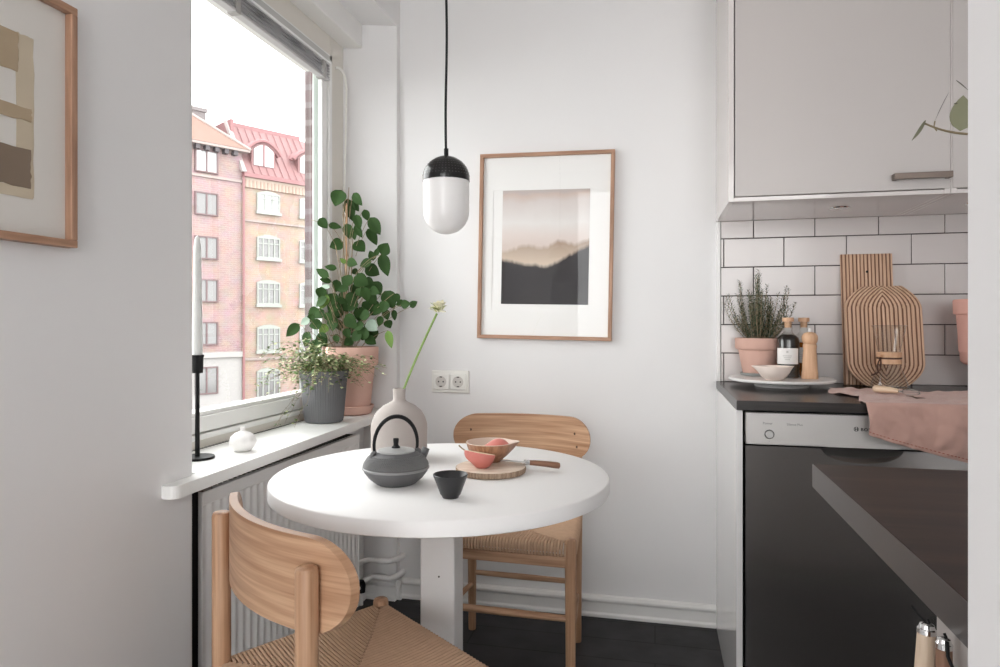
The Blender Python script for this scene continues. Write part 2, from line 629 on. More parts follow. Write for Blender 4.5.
# operating cord on the casing
tw = thing('blind_cord', (-1.185, 2.41, 2.08), 'white cord hanging from a small hook on the window casing', 'cord')
MB().tube(bez((-.012, -.02, 0), (.018, .0, .015), (.016, .018, -.075), 10), .005, 8).build('hook', SOCK, tw)
MB().tube(bez((.016, .018, -.07), (.012, .016, -.4), (.006, -.01, -.84), 14), .0035, 6).build('cord', SOCK, tw)

# ---------------------------------------------------------------- radiator
ra = thing('radiator', (-1.03, 1.81, 0), 'white ribbed panel radiator in the niche under the window sill', 'radiator')
rb = MB()
n = 27
pts = []
for i in range(n * 8 + 1):
    y = -.425 + .85 * i / (n * 8)
    pts.append((-.0035 * (.5 - .5 * math.cos(2 * PI * i / 8)) ** .7, y))
outl = pts + [(-.07, .425), (-.07, -.425)]
rb.prism(outl, .11, .672, smooth=True)
rb.build('panel', RAD, ra, sharp=60)
rt = MB().box(-.075, .003, -.428, .428, .672, .705)
rt.build('top_rim', RAD, ra, bevel=.003)
gr = MB()
for k in range(40):
    y = -.41 + k * .0206
    gr.box(-.06, -.012, y, y + .012, .7052, .7062)
gr.build('grille', GAP, ra)
for y in (-.431, .425):
    MB().box(-.072, .002, y, y + .006, .11, .70).build('side_cover', RAD, ra, bevel=.002)
for y in (-.3, .3):
    MB().box(-.112, -.068, y - .015, y + .015, .2, .6).build('bracket', RAD, ra)
MB().box(-.02, .012, -.440, -.405, .708, .734).build('corner_bracket', mat('bracket grey', lin(90, 84, 80), .5), ra, bevel=.002)
px = MB()
px.tube([(-.105, .56, .168), (-.095, .64, .165), (-.075, .680, .162), (-.03, .688, .160), (.01, .688, .162), (.032, .697, .168), (.046, .715, .170), (.046, .745, .170)], .0115, 10)
px.build('pipe', RAD, ra)
px = MB()
px.tube([(-.105, .54, .045), (-.10, .60, .062), (-.085, .66, .085), (-.06, .684, .098), (-.02, .688, .094), (.012, .688, .092), (.034, .699, .10), (.046, .717, .104), (.046, .745, .104)], .0115, 10)
px.build('pipe', RAD, ra)
MB().lathe([(0, 0), (.016, 0), (.018, .03), (.012, .045), (0, .045)], (-.088, .640, .05), 16).build('valve', BLACK, ra)
MB().tube([(-.088, .640, .0), (-.088, .640, .07)], .009, 8).build('pipe', RAD, ra)

# ---------------------------------------------------------------- back wall objects
# large framed landscape print
PT = lin
pic = thing('framed_print', (-.409, YB, 1.393), 'oak framed misty mountain landscape print on the white wall', 'picture')
pic.rotation_euler = (0, math.radians(1.05), 0)


def frame_parts(root, w, h, fw, depth, wm_h, wm_v, yb=0.0):
    """root local: x right, z up, -y to the viewer"""
    for z0 in (h / 2 - fw, -h / 2):
        MB().box(-w / 2, w / 2, -depth, yb, z0, z0 + fw).build('frame_rail', wm_h, root, bevel=.0015)
    for x0 in (-w / 2, w / 2 - fw):
        MB().box(x0, x0 + fw, -depth, yb, -h / 2 + fw, h / 2 - fw).build('frame_stile', wm_v, root, bevel=.0015)


OAKF = wood('oak frame rail', lin(180, 140, 114), lin(146, 108, 84), axis=(.1, 1, 1), scale=7)
OAKFV = wood('oak frame stile', lin(180, 140, 114), lin(146, 108, 84), axis=(1, 1, .1), scale=7)
frame_parts(pic, .516, .712, .014, .026, OAKF, OAKFV)
mb = MB()
# mat with opening
for (x0, x1, z0, z1) in ((-.246, .246, .215, .345), (-.246, .246, -.345, -.247), (-.246, -.205, -.247, .215), (.185, .246, -.247, .215)):
    mb.box(x0, x1, -.012, -.010, z0, z1)
mb.build('mat_board', MATB, pic)
MB().box(-.246, .246, -.0095, -.004, -.345, .345).build('paper', MATB, pic)
# the landscape: sky, far mist, ochre ridge, dark forest hill


def landscape_mat():
    m = bpy.data.materials.new('misty landscape')
    m.use_nodes = True
    nt = m.node_tree
    N, L = nt.nodes, nt.links
    b = N['Principled BSDF']
    b.inputs['Roughness'].default_value = .8
    tc = N.new('ShaderNodeTexCoord')
    sp = N.new('ShaderNodeSeparateXYZ')
    L.new(tc.outputs['Object'], sp.inputs[0])

    def math_(op, a, b_=None, c=None):
        n = N.new('ShaderNodeMath')
        n.operation = op
        for i, q in enumerate((a, b_, c)):
            if q is None:
                continue
            if isinstance(q, (int, float)):
                n.inputs[i].default_value = q
            else:
                L.new(q, n.inputs[i])
        return n.outputs[0]

    def noise(scale, seed, detail=6):
        cmb = N.new('ShaderNodeCombineXYZ')
        L.new(sp.outputs['X'], cmb.inputs[0])
        cmb.inputs[1].default_value = seed
        nn = N.new('ShaderNodeTexNoise')
        nn.inputs['Scale'].default_value = scale
        nn.inputs['Detail'].default_value = detail
        nn.inputs['Roughness'].default_value = .6
        L.new(cmb.outputs[0], nn.inputs['Vector'])
        return nn.outputs['Fac']

    nz2 = N.new('ShaderNodeTexNoise')
    nz2.inputs['Scale'].default_value = 9
    nz2.inputs['Detail'].default_value = 5
    L.new(tc.outputs['Object'], nz2.inputs['Vector'])
    z = sp.outputs['Z']
    x = sp.outputs['X']
    # ridge heights (local z of the print; print spans -.22..+.215)
    r_far = math_('ADD', math_('ADD', math_('MULTIPLY', math_('SUBTRACT', noise(14, 3.1), .5), .06), math_('MULTIPLY', math_('SUBTRACT', noise(60, 5.5), .5), .02)), math_('MULTIPLY', x, .12))
    r_far = math_('ADD', r_far, .005)
    r_near = math_('ADD', math_('ADD', math_('MULTIPLY', math_('SUBTRACT', noise(10, 8.7, 9), .5), .05), math_('MULTIPLY', math_('SUBTRACT', noise(70, 2.2, 6), .5), .022)), math_('MULTIPLY', math_('ABSOLUTE', math_('ADD', x, .0)), .30))
    r_near = math_('ADD', math_('ADD', r_near, -.075), math_('MULTIPLY', x, .16))
    a_far = N.new('ShaderNodeMapRange')
    L.new(math_('SUBTRACT', r_far, z), a_far.inputs['Value'])
    a_far.inputs['From Min'].default_value = -.006
    a_far.inputs['From Max'].default_value = .010
    a_near = N.new('ShaderNodeMapRange')
    L.new(math_('SUBTRACT', r_near, z), a_near.inputs['Value'])
    a_near.inputs['From Min'].default_value = -.004
    a_near.inputs['From Max'].default_value = .012
    # sky ramp
    zr = N.new('ShaderNodeMapRange')
    L.new(math_('ADD', z, math_('MULTIPLY', math_('SUBTRACT', nz2.outputs['Fac'], .5), .06)), zr.inputs['Value'])
    zr.inputs['From Min'].default_value = 0
    zr.inputs['From Max'].default_value = .21
    sky = N.new('ShaderNodeValToRGB')
    e = sky.color_ramp.elements
    e[0].position = 0
    e[0].color = lin(214, 200, 192)
    e[1].position = 1
    e[1].color = lin(190, 178, 174)
    for p, c in ((.18, lin(222, 210, 204)), (.42, lin(228, 224, 221)), (.8, lin(214, 205, 201)), (.93, lin(204, 186, 176))):
        q = e.new(p)
        q.color = c
    L.new(zr.outputs['Result'], sky.inputs['Fac'])
    fr_ = N.new('ShaderNodeMapRange')
    L.new(z, fr_.inputs['Value'])
    fr_.inputs['From Min'].default_value = -.09
    fr_.inputs['From Max'].default_value = .03
    far = N.new('ShaderNodeValToRGB')
    far.color_ramp.elements[0].color = lin(222, 206, 188)
    far.color_ramp.elements[1].color = lin(160, 136, 118)
    L.new(fr_.outputs['Result'], far.inputs['Fac'])
    near = N.new('ShaderNodeValToRGB')
    near.color_ramp.elements[0].color = lin(30, 29, 32)
    near.color_ramp.elements[1].color = lin(58, 54, 56)
    L.new(nz2.outputs['Fac'], near.inputs['Fac'])

    def mix(f, a, b_):
        n = N.new('ShaderNodeMix')
        n.data_type = 'RGBA'
        L.new(f, n.inputs['Factor'])
        L.new(a, n.inputs['A'])
        L.new(b_, n.inputs['B'])
        return n.outputs['Result']
    c = mix(a_far.outputs['Result'], sky.outputs['Color'], far.outputs['Color'])
    c = mix(a_near.outputs['Result'], c, near.outputs['Color'])
    L.new(c, b.inputs['Base Color'])
    return m


MB().box(-.168, .168, -.0102, -.0096, -.222, .215).build('print', landscape_mat(), pic)
MB().add([(-.246, -.019, -.344), (.246, -.019, -.344), (.246, -.019, .344), (-.246, -.019, .344)], [(0, 1, 2, 3)]).build('glass', GLASSP, pic)

# double wall socket
so = thing('wall_socket', (-.787, YB, .869), 'white double power socket on the wall below the framed print', 'socket')
MB().box(-.077, .077, -.009, 0, -.044, .044).build('cover_plate', SOCK, so, bevel=.004, seg=3)
for x in (-.035, .035):
    q = MB()
    q.box(x - .0325, x + .0325, -.016, -.009, -.031, .031)
    pl = q.build('socket', SOCK, so, bevel=.006, seg=3)
    M = Matrix.Rotation(PI / 2, 4, 'X')
    q = MB().lathe([(.0, .0), (.021, .0), (.022, .003), (.0195, .003), (.0195, .0008), (0, .0008)], (x, -.0155, 0), 28, M=M)
    q.build('rim', mat('socket recess', lin(206, 202, 196), .45), pl)
    q = MB()
    for dx in (-.0095, .0095):
        q.lathe([(0, 0), (.003, 0), (.003, .001), (0, .001)], (x + dx, -.0165, 0), 10, M=M)
    q.box(x - .005, x + .005, -.0185, -.0155, .0165, .0205).box(x - .005, x + .005, -.0185, -.0155, -.0205, -.0165)
    q.build('contact', HOLE, pl)

# framed collage on the left wall (plane x = -1.0)
pc = thing('framed_collage', (-1.0, .832, 1.438), 'oak framed beige paper collage on the wall left of the window', 'picture', rz=PI / 2)
frame_parts(pc, .30, .416, .013, .022, OAKF, OAKFV)
MB().box(-.138, .138, -.008, -.002, -.196, .196).build('backing_paper', mat('warm white paper', lin(224, 220, 214), .85), pc)
TAN = mat('tan paper', lin(176, 156, 128), .85, var=.08, vscale=20)
TANL = mat('light tan paper', lin(202, 188, 164), .85, var=.06, vscale=25)
TAUPE = mat('taupe paper', lin(128, 110, 92), .85, var=.08, vscale=25)


def torn(x0, x1, z0, z1, y, mt, name):
    pts = []
    rr = random.Random(int((x0 + z0) * 9999))
    N_ = 9
    for i in range(N_):
        pts.append((x0 + (x1 - x0) * i / N_, z0 + rr.uniform(-.0015, .0015)))
    for i in range(N_):
        pts.append((x1 + rr.uniform(-.0015, .0015), z0 + (z1 - z0) * i / N_))
    for i in range(N_):
        pts.append((x1 - (x1 - x0) * i / N_, z1 + rr.uniform(-.0015, .0015)))
    for i in range(N_):
        pts.append((x0 + rr.uniform(-.0015, .0015), z1 - (z1 - z0) * i / N_))
    M = Matrix.Translation((0, y, 0)) @ Matrix.Rotation(PI / 2, 4, 'X')
    MB().prism(pts, 0, .0006, M=M).build(name, mt, pc)


torn(.045, .076, -.133, .126, -.0081, TANL, 'paper_strip')
torn(-.075, .048, .062, .126, -.0088, TAN, 'paper_block')
torn(-.075, .072, -.012, .010, -.0088, TAN, 'paper_band')
torn(-.075, .070, -.120, -.058, -.0095, TAUPE, 'paper_block')
torn(-.075, .074, -.136, -.118, -.0088, TANL, 'paper_strip')
MB().add([(-.138, -.017, -.196), (.138, -.017, -.196), (.138, -.017, .196), (-.138, -.017, .196)], [(0, 1, 2, 3)]).build('glass', GLASSP, pc)

# ---------------------------------------------------------------- pendant lamp
pd = thing('pendant_lamp', (-.487, 1.548, 1.312), 'black and white capsule pendant lamp hanging over the round table', 'lamp')
gp = []
for i in range(13):
    a = PI / 2 * i / 12
    gp.append((.055 * math.sin(a), .055 - .055 * math.cos(a)))
gp += [(.0555, .09), (.055, .128), (.05, .129)]
MB().lathe(gp, (0, 0, 0), 48).build('globe', OPAL, pd)
cp = [(.0562, .126)]
for i in range(13):
    a = PI / 2 * i / 12
    cp.append((.0565 * math.cos(a) + .0, .131 + .0565 * math.sin(a)))
cp[-1] = (0, cp[-1][1])
capo = MB().lathe(cp, (0, 0, 0), 48)
capo.build('cap', mat('black lacquered cap', lin(24, 23, 24), .22), pd)
hl = MB()
for r_ in range(6):
    a = math.radians(9 + r_ * 7.5)
    for k in range(44):
        g = 2 * PI * k / 44
        p = V(.0568 * math.cos(a) * math.cos(g), .0568 * math.cos(a) * math.sin(g), .131 + .0568 * math.sin(a))
        nrm = V(math.cos(a) * math.cos(g), math.cos(a) * math.sin(g), math.sin(a))
        q = nrm.to_track_quat('Z', 'Y').to_matrix().to_4x4()
        hl.lathe([(0, .0004), (.0011, .0004), (.0011, 0)], p, 6, M=q, smooth=False)
hl.build('perforation', mat('perforated dots', lin(88, 86, 86), .5), pd)
MB().lathe([(0, .205), (.0055, .205), (.0055, .186), (.009, .184), (0, .183)], (0, 0, 0), 16).build('cord_grip', BLACK, pd)
cpts = [(math.sin(z * 17) * .0012, math.cos(z * 11) * .0012, z) for z in [.2 + i * (1.086 / 40) for i in range(41)]]
MB().tube(cpts, .0032, 8).build('cord', BLACK, pd)
MB().lathe([(0, 1.288), (.045, 1.288), (.045, 1.275), (.02, 1.25), (0, 1.25)], (0, 0, 0), 24).build('ceiling_rose', BLACK, pd)

# ---------------------------------------------------------------- dining table
TC = (-.500, 1.556)
tb = thing('dining_table', (TC[0], TC[1], 0), 'round white pedestal table laid with a teapot and a pear board', 'table')
MB().lathe([(0, .706), (.392, .706), (.398, .709), (.398, .737), (.395, .74), (0, .74)], (0, 0, 0), 128).build('tabletop', TABLE, tb, sharp=50)
Mr = Matrix.Rotation(math.radians(2), 4, 'Z')
MB().box(-.042, .042, -.042, .042, .02, .7055, 0, Mr).build('pedestal', TABLE, tb, bevel=.004)
MB().box(-.11, .11, -.11, .11, 0, .02, 0, Mr).build('base_plate', TABLE, tb, bevel=.005)
MB().box(-.12, .12, -.12, .12, .694, .7058, 0, Mr).build('top_plate', TABLE, tb, bevel=.002)
MB().lathe([(0, 0), (.0022, 0), (.0022, .001), (0, .001)], (.006, -.0422, .505), 10, M=Matrix.Rotation(PI / 2, 4, 'X')).build('screw_hole', HOLE, tb)

# ---------------------------------------------------------------- chairs
SW_R, SW_F, SD = .38, .445, .365     # spacing of the rear posts, front legs, depth


def make_chair(label, group):
    t = thing('dining_chair', (0, 0, 0), label, 'chair', group)
    # rear posts and front legs
    for s in (-1, 1):
        x = s * SW_R / 2
        MB().lathe([(0, 0), (.0125, 0), (.0135, .004), (.0172, .44), (.0172, .733), (.0155, .739), (.012, .741), (0, .7415)], (x, -SD / 2, 0), 24).build('leg', OAKV, t)
    for s in (-1, 1):
        x = s * SW_F / 2
        MB().lathe([(0, 0), (.0125, 0), (.0135, .004), (.0172, .40), (.0172, .463), (.0155, .468), (.012, .47), (0, .4705)], (x, SD / 2, 0), 24).build('leg', OAKV, t)

    # curved back plate with round ends
    def plate_y(x):
        return -SD / 2 + .0172 + .0082 + 1.22 * (x * x - (SW_R / 2) ** 2)
    hw, hh = .241, .0725
    pts = []
    nx = 56
    outline_top = []
    for i in range(nx + 1):
        x = -hw * math.cos(PI * i / nx)
        e = hw - abs(x)
        rr = .075
        k = 1 if e > rr else math.sqrt(max(0, 1 - ((rr - e) / rr) ** 2))
        outline_top.append((x, hh * (.03 + .97 * k)))
    m = MB()
    nz = 6
    vs, w_ = [], nx + 1
    for side in (-1, 1):
        for j in range(nz + 1):
            for (x, h) in outline_top:
                q = 2 * j / nz - 1
                vs.append(V(x, plate_y(x) + side * .0075, .705 + h * q))
    off = (nz + 1) * w_
    fs = []
    for j in range(nz):
        for i in range(nx):
            a = j * w_ + i
            fs.append((a, a + 1, a + 1 + w_, a + w_))
            fs.append((off + a, off + a + w_, off + a + 1 + w_, off + a + 1))
    for i in range(nx):
        fs.append((i + 1, i, off + i, off + i + 1))
        a = nz * w_ + i
        fs.append((a, a + 1, off + a + 1, off + a))
    for j in range(nz):
        a = j * w_
        fs.append((a, a + w_, off + a + w_, off + a))
        a = j * w_ + nx
        fs.append((a + w_, a, off + a, off + a + w_))
    m.add(vs, fs, 0, True)
    bk = m.build('backrest', OAKB, t, bevel=.003, seg=3, sharp=50)
    for s in (-1, 1):
        for dz in (-.022, .022):
            sm = MB()
            x = s * (SW_R / 2 - .004 * (1 if dz > 0 else -1))
            sm.lathe([(0, .0005), (.0045, .0005), (.0045, -.002)], (x, plate_y(x) + .0078, .70 + dz), 12, M=Matrix.Rotation(-PI / 2, 4, 'X'), smooth=False)
            sm.build('screw', mat('dark plug', lin(92, 66, 50), .6) if 'dark plug' not in bpy.data.materials else bpy.data.materials['dark plug'], bk)
    # seat rails and stretchers
    yf, yr = SD / 2, -SD / 2
    xf, xr = SW_F / 2, SW_R / 2
    MB().box(-xf + .012, xf - .012, yf - .011, yf + .011, .385, .418).build('seat_rail', OAK, t, bevel=.004)
    MB().box(-xr + .012, xr - .012, yr - .011, yr + .011, .385, .418).build('seat_rail', OAK, t, bevel=.004)
    for s in (-1, 1):
        a = V(s * xr, yr + .012, .402)
        b = V(s * xf, yf - .012, .402)
        dv = (b - a)
        ang = math.atan2(dv.y, dv.x)
        M = Matrix.Translation((a + b) / 2) @ Matrix.Rotation(ang, 4, 'Z')
        MB().box(-dv.length / 2, dv.length / 2, -.011, .011, -.017, .016, 0, M).build('seat_rail', OAKY, t, bevel=.004)
        a = V(s * xr * .995, yr, .165)
        b = V(s * xf * .995, yf, .165)
        MB().tube([a, (a + b) / 2, b], [.0085, .0105, .0085], 14).build('stretcher', OAKY, t)
    MB().tube([(-xf * .99, yf, .235), (0, yf, .235), (xf * .99, yf, .235)], [.0095, .0115, .0095], 14).build('stretcher', OAK, t)
    MB().tube([(-xr * .99, yr, .205), (0, yr, .205), (xr * .99, yr, .205)], [.0085, .0105, .0085], 14).build('stretcher', OAK, t)
    # woven paper cord seat: four triangles of cords running to the rails
    sm = MB()
    N_ = 46

    def P(s, q):     # s across, q front/back, both -1..1
        w = SW_R + (SW_F - SW_R) * (q + 1) / 2
        return s * w / 2, q * SD / 2

    def top(s, q):
        d = max(abs(s), abs(q))
        e = min(abs(s), abs(q))
        return .444 + .012 * d ** 3 - .004 * e + .004 * (1 - abs(abs(s) - abs(q)))
    Rw = .0215
    for face in range(4):
        for k in range(N_):
            c = -1 + 2 * (k + .5) / N_
            lim = .965
            if abs(c) > lim - .0:
                continue
            path = []
            st = abs(c)
            ts = [st + (1 - st) * i / 4 for i in range(5)]
            for u in ts:
                s, q = ((c, u), (u, c), (c, -u), (-u, c))[face]
                x, y = P(s, q)
                path.append(V(x, y, top(s, q)))
            s, q = ((c, 1), (1, c), (c, -1), (-1, c))[face]
            x, y = P(s, q)
            dx, dy = ((0, 1), (1, -(SW_F - SW_R) / 2 / SD), (0, -1), (-1, -(SW_F - SW_R) / 2 / SD))[face]
            zt = path[-1].z
            for a in (40, 75, 110):
                a = math.radians(a)
                path.append(V(x + dx * .016 * math.sin(a), y + dy * .016 * math.sin(a), zt - .02 + .02 * math.cos(a) - (.006 if a > 1.5 else 0)))
            path.append(V(x + dx * .002, y + dy * .002, zt - .036))
            wid = (SW_F if face in (0, 1) else SW_R) / N_ * (.46 if face in (0, 2) else .40)
            sm.tube(path, [wid * random.uniform(.94, 1.04)] * len(path), 6, cap=False)
    sm.box(-SW_R / 2 + .004, SW_R / 2 - .004, -SD / 2 + .004, SD / 2 - .004, .425, .440)
    sm.build('seat', CORD, t)
    return t


ch = make_chair('oak woven-seat chair in the foreground, its back turned to us', 'paper cord dining chairs')
n_ = V(.6, .8, 0)
mid = V(-.653, 1.0225, 0)
cpos = mid + n_ * (SD / 2)
ch.location = cpos
ch.rotation_euler = (0, 0, math.atan2(.8, .6) - PI / 2)
ch2 = dup(ch, (-.457, 2.160, 0), PI - math.radians(1.8))
ch2['label'] = 'oak chair with woven seat behind the table against the back wall'

# ---------------------------------------------------------------- on the table
# teapot
TZ = .7405
tp = thing('teapot', (-.566, 1.425, TZ), 'dark grey cast iron teapot with a tall hoop handle', 'teapot', rz=math.radians(38))
body = [(0, 0), (.040, 0), (.046, .003), (.060, .015), (.070, .028), (.0725, .034), (.0735, .0365), (.0725, .039), (.070, .047), (.062, .059), (.052, .067), (.044, .071), (.041, .072), (.040, .0705), (0, .0705)]


def hob(a, z):
    return 1.0


MB().lathe(body, (0, 0, 0), 72, sharp if False else 0).build('body', IRON, tp, sharp=60)
# hobnail band, coloured paler than the body so it shows
hb = MB()
for r_ in range(9):
    f = r_ / 8
    zz = .0425 + .0215 * f
    rr = [a0 + (a1 - a0) * (zz - z0) / (z1 - z0) for (a0, z0), (a1, z1) in zip(body[7:11], body[8:12]) if z0 <= zz < z1][0]
    cnt = 84
    for k in range(cnt):
        a = 2 * PI * (k + .5 * (r_ % 2)) / cnt
        p = V(rr * math.cos(a), rr * math.sin(a), zz)
        nrm = V(math.cos(a) * .62, math.sin(a) * .62, .78)
        q = nrm.to_track_quat('Z', 'Y').to_matrix().to_4x4()
        s_ = rr / .0715 * .0022
        hb.lathe([(0, .0021), (s_ * .6, .0015), (s_, -.0008)], p, 6, M=q)
hb.build('hobnails', mat('pale hobnail iron', lin(132, 132, 132), .45, metal=.4), tp)
seam = MB().lathe([(.0725, .0335), (.0745, .035), (.0745, .0375), (.0725, .039)], (0, 0, 0), 72)
seam.build('seam_band', mat('worn iron edge', lin(150, 150, 150), .5, metal=.5), tp)
lid = MB().lathe([(.0415, .070), (.0425, .073), (.041, .0755), (.030, .078), (.012, .080), (0, .0805)], (0, 0, 0), 56).build('lid', IRON2, tp)
MB().lathe([(0, .080), (.010, .080), (.0095, .0825), (.006, .085), (.0055, .088), (.0065, .098), (.006, .101), (0, .102)], (0, 0, 0), 16).build('knob', BLACK, lid)
hpts = []
for i in range(33):
    a = math.radians(-28 + (236) * i / 32)
    hpts.append((.050 * math.cos(a) * 1.0, 0, .088 + .062 * math.sin(a)))
hpts = [(p[0], 0, max(p[2], .058)) for p in hpts]
MB().tube(hpts, [.0032 + .0016 * math.sin(PI * i / 32) for i in range(33)], 10).build('handle', BLACK, tp)
for s in (-1, 1):
    MB().tube([(s * .054, 0, .060), (s * .052, 0, .070), (s * .047, 0, .076)], [.0075, .0065, .004], 10).build('lug', IRON, tp)
sp_ = MB().tube([(.048, .0, .045), (.060, 0, .056), (.067, 0, .065), (.0715, 0, .0745)], [.015, .0115, .009, .0082], 16, cap=True)
sp_.build('spout', IRON, tp)

# cup
cu = thing('tea_cup', (-.411, 1.336, TZ), 'small black tea cup standing empty in front of the teapot', 'cup')
MB().lathe([(0, 0), (.0165, 0), (.0175, .003), (.0215, .008), (.035, .044), (.0362, .0475), (.0352, .0485), (.0335, .0465), (.020, .010), (.014, .006), (0, .006)], (0, 0, 0), 48).build('cup', [CUPM], cu)

# round board with bowl, pears and knife
bd = thing('round_cutting_board', (-.3855, 1.583, TZ), 'round wooden board under the halved pear and knife', 'cutting board')
MB().lathe([(0, .0165), (.079, .0165), (.0835, .0145)], (0, 0, 0), 72).build('top_face', ROUNDB, bd)
MB().lathe([(.0835, .0145), (.0845, .010), (.083, .002), (.080, 0), (0, 0)], (0, 0, 0), 72, wob=lambda a, z: 1 + .008 * math.sin(5 * a) * math.sin(3 * a + 1)).build('edge', ROUNDE, bd)
BZ = TZ + .0168
bw = thing('pouring_bowl', (-.400, 1.632, BZ), 'brown wooden bowl with a pouring lip on the round board', 'bowl')


def lip(a, z):
    d = (a - math.radians(18) + PI) % (2 * PI) - PI
    return 1 + .26 * math.exp(-(d / .26) ** 2) * max(0, (z - .018) / .03)


MB().lathe([(0, 0), (.026, 0), (.030, .004), (.044, .016), (.054, .030), (.0585, .044), (.0592, .0468)], (0, 0, 0), 64, wob=lip).build('shell', BOWLW, bw)
MB().lathe([(.0592, .0468), (.0585, .0482), (.0565, .0475), (.052, .032), (.042, .018), (.028, .009), (0, .008)], (0, 0, 0), 64, wob=lip).build('inner_glaze', BOWLI, bw)


def half_pear(name, loc, rot, label, flip=False):
    t = thing(name, loc, label, 'pear', 'halved pears')
    t.rotation_euler = rot
    t.scale = (.86, .86, 1.12 if 'lying on' in label else .80)
    prof = []
    for i in range(25):
        u = .5 - .5 * math.cos(PI * i / 24)
        x = -.044 + .088 * u
        neck = .020 * math.sqrt(max(0, 1 - ((u - .22) / .22) ** 2)) if u < .22 else .020
        q = min(1, max(0, (u - .12) / .45))
        r = neck + (.0335 - .020) * (3 * q * q - 2 * q ** 3) * (1 if u > .12 else 0)
        if u > .60:
            r = .0335 * math.sqrt(max(0, 1 - ((u - .60) / .40) ** 2))
        prof.append((x, max(r, 0)))
    m = MB()

    def fn(a, b):
        i = min(24, int(round(b * 24)))
        x, r = prof[i]
        g = PI + PI * a
        return V(x, r * math.cos(g), r * math.sin(g))
    m.grid(fn, 18, 24)
    m.build('skin', PEAR, t)
    c = [(x, r) for x, r in prof] + [(x, -r) for x, r in prof[::-1]]
    MB().add([V(x, r, 0) for x, r in c], [list(range(len(c)))]).build('flesh', PEARF, t)
    MB().tube([(-.043, 0, -.001), (-.053, .002, .002), (-.064, .003, .007)], [.0016, .0014, .0019], 6).build('stem', STEMB, t)
    return t


half_pear('pear_half', (-.4060, 1.556, BZ + .0345), (math.radians(-10), math.radians(7), math.radians(-2)), 'red pear half with its stem lying on the round board before the bowl')
half_pear('pear_half', (-.386, 1.634, BZ + .0270), (math.radians(200), math.radians(-6), math.radians(30)), 'red pear half lying inside the brown pouring bowl')
kn = thing('paring_knife', (-.303, 1.606, BZ + .006), 'small paring knife with brown wooden handle resting on board edge', 'knife', rz=math.radians(17))
kn.rotation_euler = (0, math.radians(6), math.radians(17))
MB().prism([(-.060, -.001), (-.045, -.006), (.0, -.008), (.0, .006), (-.03, .005)], -.0007, .0007, M=Matrix.Translation((-.004, 0, 0))).build('blade', STEEL, kn)
MB().tube([(-.006, 0, 0), (.008, 0, 0)], [.006, .0062], 12).build('bolster', CHROME, kn)
MB().tube([(.007, 0, 0), (.02, 0, .0005), (.05, 0, .0005), (.075, 0, -.0005), (.081, 0, -.001), (.083, 0, -.001)], [.0060, .0066, .0074, .0080, .0070, .003], 14).build('handle', DARKW, kn)

# vase + flower
va = tag(MB().lathe([(0, 0), (.066, 0), (.071, .003), (.0735, .012), (.0745, .08), (.0735, .092), (.069, .108), (.060, .124), (.044, .139), (.026, .148), (.019, .152), (.0162, .157), (.016, .172), (.017, .183), (.0172, .185), (.0145, .185), (.013, .17), (.013, .155), (0, .15)], (0, 0, 0), 72).build('vase', VASE, loc=(-.664, 1.695, TZ)), 'matte pale stone bottle vase behind the teapot', 'vase')
fl = thing('flower', (-.664, 1.695, TZ + .15), 'single cream flower on a long curved green stem in vase', 'flower')
# camera-right direction on plan is roughly (.975,.223)
st = bez((0, 0, .0), (.038, .009, .11), (.098, .022, .235), 14)
MB().tube(st, .0031, 8).build('stem', STEMF, fl)
fm = MB()
tip = V(.103, .023, .240)
rr = random.Random(3)
for k in range(18):
    a = 2 * PI * k / 9 + rr.uniform(-.2, .2)
    el = rr.uniform(-.1, 1.35)
    d = V(math.cos(a) * math.cos(el), math.sin(a) * math.cos(el), math.sin(el))
    L_ = rr.uniform(.023, .034)
    side = d.cross(V(0, 0, 1)).normalized()
    nn_ = side.cross(d)
    w = L_ * .36

    def pf(u, v, d=d, side=side, nn_=nn_, L_=L_, w=w):
        ww = w * math.sin(PI * (.08 + .88 * v)) ** .7
        return tip + d * (L_ * v) + side * ((u - .5) * 2 * ww) + nn_ * (.004 * (math.sin(PI * v) - 1.5 * (u - .5) ** 2))
    fm.grid(pf, 4, 5, mat=0 if k % 5 else 1)
for k in range(8):
    p = tip + V(rr.uniform(-.008, .008), rr.uniform(-.008, .008), rr.uniform(.0, .012))
    fm.lathe([(0, -.003), (.003, 0), (0, .003)], p, 6, mat=1)
fm.lathe([(0, 0), (.0025, .002), (0, .005)], tip + V(-.021, -.005, .006), 6, mat=1)
fm.tube([tip, tip + V(-.021, -.005, .006)], .0006, 4, mat=1)
fm.build('bloom', [PETAL, PETALG], fl)

# ---------------------------------------------------------------- on the sill
SZ = .7625
ca = thing('candlestick', (-1.112, 1.474, SZ), 'tall black metal candlestick at the left end of the sill', 'candlestick')
MB().lathe([(0, 0), (.040, 0), (.041, .002), (.040, .0055), (0, .006)], (0, 0, 0), 40).build('base', BLACK, ca)
MB().tube([(0, 0, .005), (0, 0, .215)], [.0058, .0052], 12).build('stem', BLACK, ca)
MB().lathe([(0, .213), (.0125, .213), (.0135, .216), (.0142, .252), (.0158, .254), (.0158, .258), (.0125, .258), (.0125, .232), (0, .232)], (0, 0, 0), 28).build('holder_cup', BLACK, ca)
tag(MB().lathe([(0, 0), (.0122, 0), (.0122, .05), (.0088, .295), (.0055, .318), (0, .324)], (0, 0, 0), 24).build('taper_candle', WAX, loc=(-1.112, 1.474, SZ + .2325)), 'tall white taper candle standing in the black candlestick', 'candle')
bv = thing('bud_vase', (-1.062, 1.590, SZ), 'tiny round white bud vase on the window sill', 'vase')
